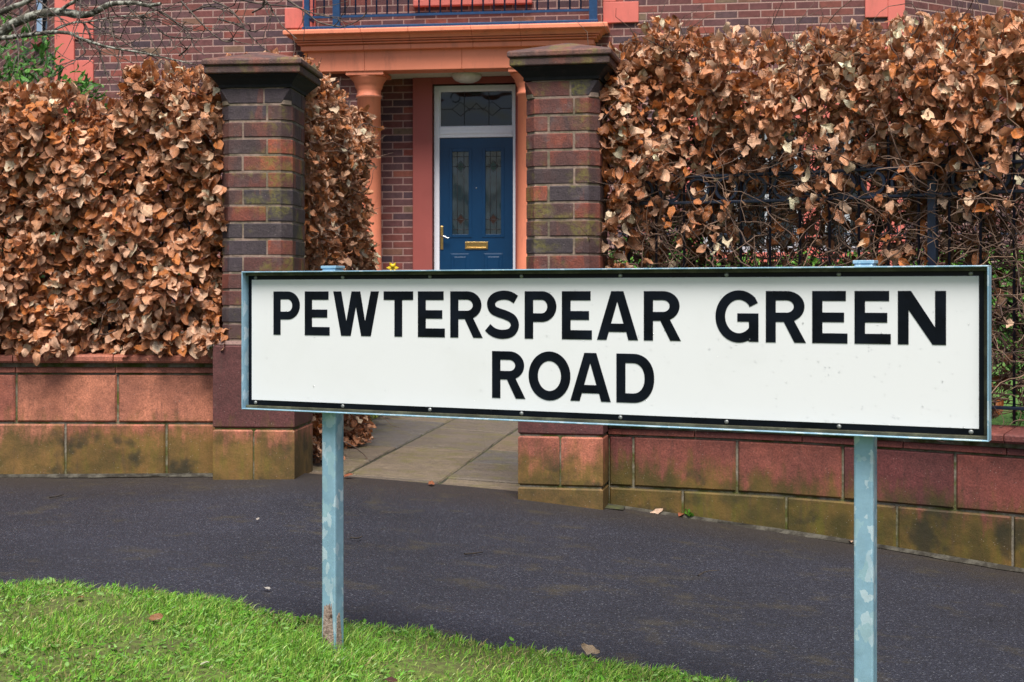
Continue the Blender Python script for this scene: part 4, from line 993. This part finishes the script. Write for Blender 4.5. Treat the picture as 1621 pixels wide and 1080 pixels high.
# balcony railing over the porch
VB = VP - .10; bal = empty('balcony_railing', (0, 0, 0), 0, house); b0, b1 = hu(483, VB), hu(944, VB); zb = zct + .002
m = MB(); m.box(b0 - .02, b1 + .02, VB - .05, VB + .06, zb, zb + .035); bevel(m.build('base_strip', M['rail_blue'], bal), .006)
zr = hz(22, 700, VB)
m = MB(); m.box(b0, b1, VB - .01, VB + .012, zr - .014, zr + .010); m.build('rail', M['rail_blue'], bal)
m = MB(); m.box(b0, b1, VB - .018, VB + .02, zr + .85, zr + .885); m.build('rail', M['rail_blue'], bal)
for q, w_ in ((b0 + .02, .027), (hu(533, VB), .036), (b1 - .03, .04)):
    m = MB(); m.box(q - w_, q + w_, VB - w_*.7, VB + w_*.7, zb + .035, zr + .95); m.build('post', M['rail_blue'], bal)
for q in (b0 + .02, b1 - .03):
    for z_ in (zr - .012, zr + .85): m = MB(); m.box(q - .012, q + .012, VB + .03, VF, z_, z_ + .024); m.build('side_rail', M['rail_blue'], bal)
first = None; q = b0 + .09
while q < b1 - .08:
    if first is None: m = MB(); m.lathe([(.009, 0), (.009, .86)], n=8); o = first = m.build('bar', M['rail_blue'], bal)
    else: o = dup(first, bal)
    o.location = (q, VB, zr + .005); q += .1085
m = MB(); m.lathe([(.155, 0), (.157, -.018), (.150, -.035), (.125, -.062), (.08, -.082), (.03, -.09), (.004, -.091)], n=32)
ul = hu(739, -.22); P3 = HR + ul*HU + -.22*HV
pl = m.build('porch_light', M['lamp']); pl.location = (P3[0], P3[1], HZ + zf0 + .012); tag(pl, 'round white glass lamp fixed under the porch ceiling above the blue door', 'lamp')

# ------------------------------------------------------------------ garden things behind the hedges
def low_rail(x0, x1, y, zb, zt):
    root = empty('garden_railing', ((x0 + x1)/2, y, zb)); tag(root, 'low dark railing in front of the house windows, seen through the right hedge', 'railing')
    h = (x1 - x0)/2
    for z in (zt - .22, zt): m = MB(); m.box(-h, h, -.008, .008, z - zb - .008, z - zb + .008); m.build('rail', M['iron'], root)
    first = None; x = -h + .05
    while x < h:
        if first is None: m = MB(); m.lathe([(.0065, 0), (.0065, zt - zb + .04), (.002, zt - zb + .08)], n=6); o = first = m.build('baluster', M['iron'], root)
        else: o = dup(first, root)
        o.location = (x, 0, 0); x += .115
low_rail(.95, 5.6, 12.6, -.40, .53)
def bush(name, label, cat, c, size, n, Ls, tints, wr=.5, down=0., mat='green_leaf', flat=False):
    root = empty(name, (c[0], c[1], c[2])); tag(root, label, cat)
    d = rng.normal(0, 1, (n, 3)); d /= np.linalg.norm(d, axis=1)[:, None]; r = rnd(n)**.25
    if flat: d = np.clip(d*1.7, -1, 1)
    P = d*r[:, None]*np.array(size) + np.array([0, 0, size[2]]); P += .06*np.sin(P[:, [1, 2, 0]]*14)
    T = np.array(tints)[rng.integers(0, len(tints), n)]*rng.uniform(.7, 1.25, (n, 1))
    leaves('foliage', P, d*.7 + rng.normal(0, .5, (n, 3)) + np.array([0, 0, -down]), d + np.array([0, -.2, .5]) + rng.normal(0, .35, (n, 3)), rng.uniform(*Ls, n), T, M[mat], root, wr, .5, .8)
    paths = [wander((rng.normal(0, size[0]*.2), rng.normal(0, size[1]*.2), -.1), (rng.normal(0, .5), rng.normal(0, .4), 1), size[2]*1.8, 8, .15) for _ in range(18)]
    tubes('stems', paths, [(.006, .002)]*18, M['twig'], root)
    return root
G1 = [(.06, .19, .03), (.09, .26, .04), (.04, .13, .03), (.13, .30, .05)]
bush('laurel_shrub', 'green leaved shrub behind the left hedge, below the lichen covered branches', 'shrub', (-3.05, 8.5, -.5), (.66, .35, 1.05), 4200, (.06, .11), G1, .28, .4)
bush('garden_shrub', 'low bright green clipped shrub row behind the right hedge', 'shrub', (3.1, 11.4, -.45), (2.6, .35, .36), 5200, (.05, .09), [(.12, .30, .03), (.17, .38, .05), (.08, .22, .03)], .5, 0, 'green_leaf', True)
bush('garden_shrub', 'small green shrub just behind the right gate pier', 'shrub', (.95, 8.6, -.6), (.42, .25, .50), 700, (.04, .08), G1, .5)
bush('garden_shrub', 'green shrub behind the railing at the far right of the sign', 'shrub', (2.62, 6.6, -.75), (.5, .25, .52), 900, (.04, .08), [(.07, .2, .03), (.11, .27, .05)], .5)
bush('garden_shrub', 'dull green shrub half hidden in the lower left hedge', 'shrub', (-2.3, 7.3, -.6), (.9, .22, .5), 1300, (.04, .08), [(.05, .14, .03), (.08, .2, .05)], .5)
bush('ground_cover_plant', 'yellow green cushion plant at the foot of the path side hedge', 'plant', (-.93, 8.75, -.775), (.16, .5, .03), 1100, (.02, .035), [(.24, .30, .03), (.3, .32, .04), (.16, .26, .03)], .6)
fl = empty('yellow_flower', (*at(622, 470, 11.5)[:2], -.55)); tag(fl, 'small yellow flower standing beside the porch column, just above the sign edge', 'flower')
m = MB(); ht = (HY - 424)/FPX*11.5 + .55
m.tube([(0, 0, 0), (.01, 0, ht*.5), (0, 0, ht)], .005, 5); m.build('stalk', M['lawn'], fl)
m = MB()
for k in range(6): a = k*pi/3; m.poly([(0, -.01, ht), (.03*cos(a - .4), -.02, ht + .03*sin(a - .4)), (.052*cos(a), -.03, ht + .052*sin(a)), (.03*cos(a + .4), -.02, ht + .03*sin(a + .4))])
m.lathe([(.014, 0), (.018, .03)], (0, -.02, ht), 8); m.build('petals', M['petal'], fl)

# ------------------------------------------------------------------ tree whose lichen covered branches reach in at the upper left
tree = empty('garden_tree', (-3.75, 8.0, -.6)); tag(tree, 'bare tree reaching lichen covered branches in from the upper left, in front of the house', 'tree'); inv = -np.array(tree.location)
def br(pts, Y0, Y1): 
    k = len(pts); return smooth([np.array(at(x, y, Y0 + (Y1 - Y0)*i/(k - 1))) + inv for i, (x, y) in enumerate(pts)], 5)
tk = smooth([(0, 0, -.2), (.03, 0, .5), (-.02, .02, 1.2), (.05, 0, 1.9), (.0, .05, 3.0), (.1, 0, 4.4)], 6)
tubes('trunk', [tk], [(.13, .05)], M['bark'], tree, 12)
bl = [([(-226, 120), (-120, 95), (-40, 70), (0, 54), (17, 40), (42, 29), (65, 22), (90, 19), (111, 21), (132, 24), (147, 21), (160, 14), (174, 7), (194, 5), (215, 5), (235, 9), (255, 6)], 8.0, 7.6, (.034, .0085)),
      ([(-226, 90), (-100, 50), (-30, 30), (0, 20), (19, 12), (44, 2), (70, -14), (110, -40)], 8.0, 7.8, (.024, .010)),
      ([(96, 17), (108, 8), (121, 0), (140, -14), (170, -30)], 7.8, 7.7, (.011, .006)),
      ([(-226, 140), (-120, 90), (-40, 66), (0, 61), (35, 57), (58, 54), (83, 51), (111, 53), (125, 60), (151, 69), (178, 76), (220, 83), (250, 89), (312, 103)], 8.0, 7.3, (.017, .0028)),
      ([(82, 50), (100, 42), (118, 36), (139, 35), (154, 32), (187, 26), (220, 25), (245, 18)], 7.75, 7.6, (.0065, .0025))]
paths = [br(p, a, b) for p, a, b, r in bl]; tubes('branches', paths, [r for *_, r in bl], M['bark'], tree, 8)
tw = [[(139, 35), (160, 47), (190, 62), (215, 80), (235, 100)], [(151, 69), (160, 90), (168, 115), (172, 128)], [(240, 10), (262, 25), (285, 40), (300, 55), (308, 75), (325, 88)], [(287, 2), (305, 22), (330, 48), (352, 64), (366, 66), (369, 57)],
      [(338, 2), (360, 12), (378, 30), (395, 55), (420, 78), (438, 86)], [(225, 24), (232, 45), (245, 75), (262, 105)], [(238, 12), (262, 22), (285, 40), (300, 48)], [(368, -4), (395, 3), (430, 8), (470, 12), (504, 24), (540, 28)],
      [(455, 0), (485, 20), (504, 35), (534, 42), (545, 42), (567, 33), (578, 24)], [(133, 36), (140, 48), (147, 66)], [(122, 52), (128, 70), (135, 83), (120, 95), (116, 102)], [(128, 0), (127, 20), (125, 38)], [(60, 0), (75, 12), (86, 22), (100, 32)], [(20, 40), (28, 60), (30, 80), (28, 115)],
      [(300, 20), (330, 10), (352, 14), (372, 8)], [(345, 30), (372, 38), (400, 50), (420, 42)], [(420, 0), (432, 18), (446, 40), (470, 62)], [(250, 46), (268, 58), (300, 60), (320, 62)], [(180, 26), (176, 40), (180, 60), (196, 84)], [(400, 20), (415, 12), (424, 4)], [(284, 88), (296, 78), (302, 70)], [(200, 6), (212, 22), (228, 33), (250, 30)]]
paths, rad = [], []
for p in tw:
    q = br(p, 7.7, 7.45); paths.append(q); rad.append((.0058, .0022))
    for k in range(int(rng.integers(4, 8))):
        i = int(rng.integers(1, len(q) - 1)); d = q[min(i + 1, len(q) - 1)] - q[i - 1]; d /= np.linalg.norm(d) + 1e-9
        paths.append(wander(q[i], d + rng.normal(0, .6, 3)*np.array([1, .3, 1]), rng.uniform(.06, .28), 5, .2)); rad.append((.0030, .0014))
for p, a, b, r in bl[:5]:
    q = br(p, a, b)
    for k in range(13):
        i = int(rng.integers(len(q)//3, len(q) - 1)); paths.append(wander(q[i], (rng.uniform(.2, 1), rng.normal(0, .4), rng.normal(0, .7)), rng.uniform(.15, .5), 7, .22)); rad.append((.0034, .0013))
tubes('twigs', paths, rad, M['fine_twig'], tree, 5)

# ------------------------------------------------------------------ verge grass, weeds, litter
def patch(x, y): return .5 + .25*np.sin(x*5.1 + y*3.3) + .25*np.sin(x*9.7 - y*7.9 + 1.3)
n = 280000; X = rng.uniform(-3.3, 1.7, n); Y = 2.55 + rnd(n)*(edge(X) + .02 - 2.55); k = (Y > 2.55) & (np.abs(X) < Y*.85); X, Y = X[k], Y[k]; n = len(X)
q = patch(X, Y); cl = .5 + .5*np.sin(X*31 + 3*np.sin(Y*17))*np.sin(Y*37 + 2*np.sin(X*23)); hgt = .72*(.008 + .016*q + .018*cl*q + .030*rnd(n)**2); pd = np.hypot(X + .40, Y - 3.33); hgt *= .85 + .8*np.exp(-((pd - .07)/.05)**2)
ed = np.clip((edge(X) - Y)/.1, 0, 1); thin = rnd(n) < (.24 + .66*np.clip(q*1.7 - .10, 0, 1)*(.30 + .70*cl))*(.45 + .55*ed); X, Y, hgt, q, ed = X[thin], Y[thin], hgt[thin], q[thin], ed[thin]; n = len(X)
zb_ = gz(X) - .012 + .022*np.sqrt(np.clip((edge(X) - Y)/.07, 0, 1))
az = rng.uniform(0, 2*pi, n); ln = np.abs(rng.normal(0, .9, n)); wd = rng.uniform(.0009, .0024, n)
tt = np.array([0, .35, .7, 1.])
cx = X[:, None] + (np.cos(az)*ln*hgt)[:, None]*tt**1.8; cy = Y[:, None] + (np.sin(az)*ln*hgt)[:, None]*tt**1.8; cz = zb_[:, None] - .004 + hgt[:, None]*tt*(1 - .3*ln[:, None].clip(0, 1)*tt)
wv = wd[:, None]*np.array([1, .9, .6, .05]); sx, sy = -np.sin(az + 1.0), np.cos(az + 1.0)
V = np.stack([np.stack([cx - sx[:, None]*wv, cy - sy[:, None]*wv, cz], -1), np.stack([cx + sx[:, None]*wv, cy + sy[:, None]*wv, cz], -1)], 2).reshape(-1, 3)
b = np.array([0, 2, 4]); F = (np.c_[b, b + 1, b + 3, b + 2][None] + (np.arange(n)*8)[:, None, None]).reshape(-1, 4)
GC = np.array([(.07, .33, .012), (.10, .40, .015), (.03, .18, .008), (.18, .47, .025), (.34, .52, .09)]); T = GC[rng.integers(0, 5, n)]*rng.uniform(.8, 1.35, (n, 1))
dry = rnd(n) < .04 + .16*(1 - q)**2 + .12*(1 - ed); T[dry] = np.array((.36, .34, .13))
UV = np.zeros((n*8, 2)); tag(fast('grass', V, F, M['grass'], None, UV, np.repeat(T, 8, 0)), kind='stuff')
n = 8000; X = rng.uniform(-2.4, .9, n); Y = 2.7 + rnd(n)*(edge(X) - .05 - 2.7); k = (np.sin(X*6.3 + 2)*np.sin(Y*5.2 + X) > -.35); X, Y = X[k], Y[k]; n = len(X)
P = np.c_[X, Y, gz(X) + .010 + .014*rnd(n)]; az = rng.uniform(0, 2*pi, n); a = np.c_[np.cos(az), np.sin(az), rng.uniform(-.1, .6, n)]
T = np.array([(.11, .33, .02), (.16, .40, .04), (.26, .46, .12)])[rng.integers(0, 3, n)]*rng.uniform(.8, 1.2, (n, 1))
tag(leaves('clover', P, a, np.tile([0, -.2, 1.], (n, 1)) + rng.normal(0, .3, (n, 3)), rng.uniform(.008, .024, n), T, M['green_leaf'], None, .42, .5, .6), kind='stuff')

def fallen(px, py, L, col, label, z_add=.004, name='fallen_leaf', roll=None):
    Y = 4.
    for _ in range(20): Y = -(gz((px - CX)/FPX*Y) + z_add)/(py - HY)*FPX
    X = (px - CX)/FPX*Y; a = rng.uniform(0, 2*pi) if roll is None else roll
    o = leaves(name, np.zeros((1, 3)) - np.array([[cos(a)*L/2, sin(a)*L/2, 0]]), np.array([[cos(a), sin(a), .12]]), np.array([[0, -.3, 1.]]), np.array([L]), np.array([col]), M['dry_leaf'], None, .62, .45, .35)
    o.location = (X, Y, float(gz(X)) + z_add*.5 + .004); tag(o, label, 'leaf', 'fallen leaves'); return o
fallen(1040, 812, .062, (.62, .42, .30), 'pale pink brown fallen leaf on the tarmac at the foot of the right wall', roll=.2)
fallen(1078, 817, .045, (.40, .12, .06), 'reddish fallen leaf at the wall foot, beside a small green weed')
fallen(1347, 858, .035, (.60, .40, .28), 'pale fallen leaf at the wall foot, just left of the right sign post')
fallen(1605, 893, .035, (.42, .16, .08), 'brown fallen leaf at the wall foot by the right edge of the photo')
fallen(262, 748, .030, (.42, .15, .05), 'small orange fallen leaf at the foot of the left wall')
fallen(553, 752, .050, (.30, .10, .05), 'dark red fallen leaf on the path joint behind the left sign post', .02)
fallen(683, 764, .055, (.32, .11, .05), 'curled reddish fallen leaf on the front edge of the flagged path', .02)
fallen(408, 823, .022, (.50, .44, .38), 'small white scrap of leaf in the middle of the tarmac', .004)
fallen(422, 932, .022, (.52, .48, .42), 'white petal like scrap near the verge edge', .004)
fallen(933, 1032, .055, (.30, .22, .14), 'dry grey brown leaf lying at the verge edge', .010, roll=2.7)
fallen(246, 968, .04, (.28, .13, .06), 'brown curled fallen leaf in the grass left of the sign post', .045)
fallen(324, 1038, .028, (.62, .60, .42), 'pale dry leaf lying on the grass near the bottom left', .045)
fallen(617, 1065, .034, (.10, .04, .03), 'dark maroon fallen leaf in the grass right of the left post', .045)
fallen(127, 936, .036, (.34, .16, .07), 'orange brown fallen leaf in the grass near the left edge', .045)
def stick(pts, label):
    Y = 4.; q = []
    for px, py in pts:
        for _ in range(20): Y = -(gz((px - CX)/FPX*Y) + .006)/(py - HY)*FPX
        q.append(np.array(((px - CX)/FPX*Y, Y, float(gz((px - CX)/FPX*Y)) + .006)))
    o = tubes('fallen_twig', [smooth([p - q[0] for p in q], 4)], [(.0035, .002)], M['stem'], None, 6); o.location = q[0]; tag(o, label, 'twig', 'fallen twigs')
stick([(555, 851), (566, 852), (573, 849)], 'short black twig on the tarmac right of the left sign post')
stick([(1105, 912), (1118, 905), (1140, 903)], 'thin bent twig on the tarmac left of the right sign post')
stick([(78, 787), (90, 786), (100, 783)], 'dark twig on the tarmac below the left wall')
stick([(735, 877), (750, 876), (764, 874)], 'faint thin twig in the middle of the tarmac')
def weed(px, py, label, n=14, L=(.022, .05)):
    Y = 4.
    for _ in range(20): Y = -gz((px - CX)/FPX*Y)/(py - HY)*FPX
    X = (px - CX)/FPX*Y; az = rng.uniform(0, 2*pi, n); a = np.c_[np.cos(az), np.sin(az), rng.uniform(.2, 1.2, n)]
    o = leaves('weed', np.zeros((n, 3)), a, np.tile([0, -.3, 1.], (n, 1)), rng.uniform(*L, n), np.tile([(.12, .32, .03)], (n, 1)), M['green_leaf'], None, .55, .6, .8); o.location = (X, Y, float(gz(X)) + .003); tag(o, label, 'weed', 'weeds at the wall foot')
weed(1092, 820, 'small bright green weed at the wall foot beside a red leaf')
weed(1502, 882, 'small pale green weed at the wall foot right of the right sign post')
weed(1560, 890, 'tiny weed at the wall foot near the right edge of the photo', 7, (.01, .028))
weed(125, 747, 'tiny green weed at the foot of the left wall', 8, (.01, .026))
weed(855, 782, 'flat green weed at the foot of the right gate pier', 7, (.012, .03))
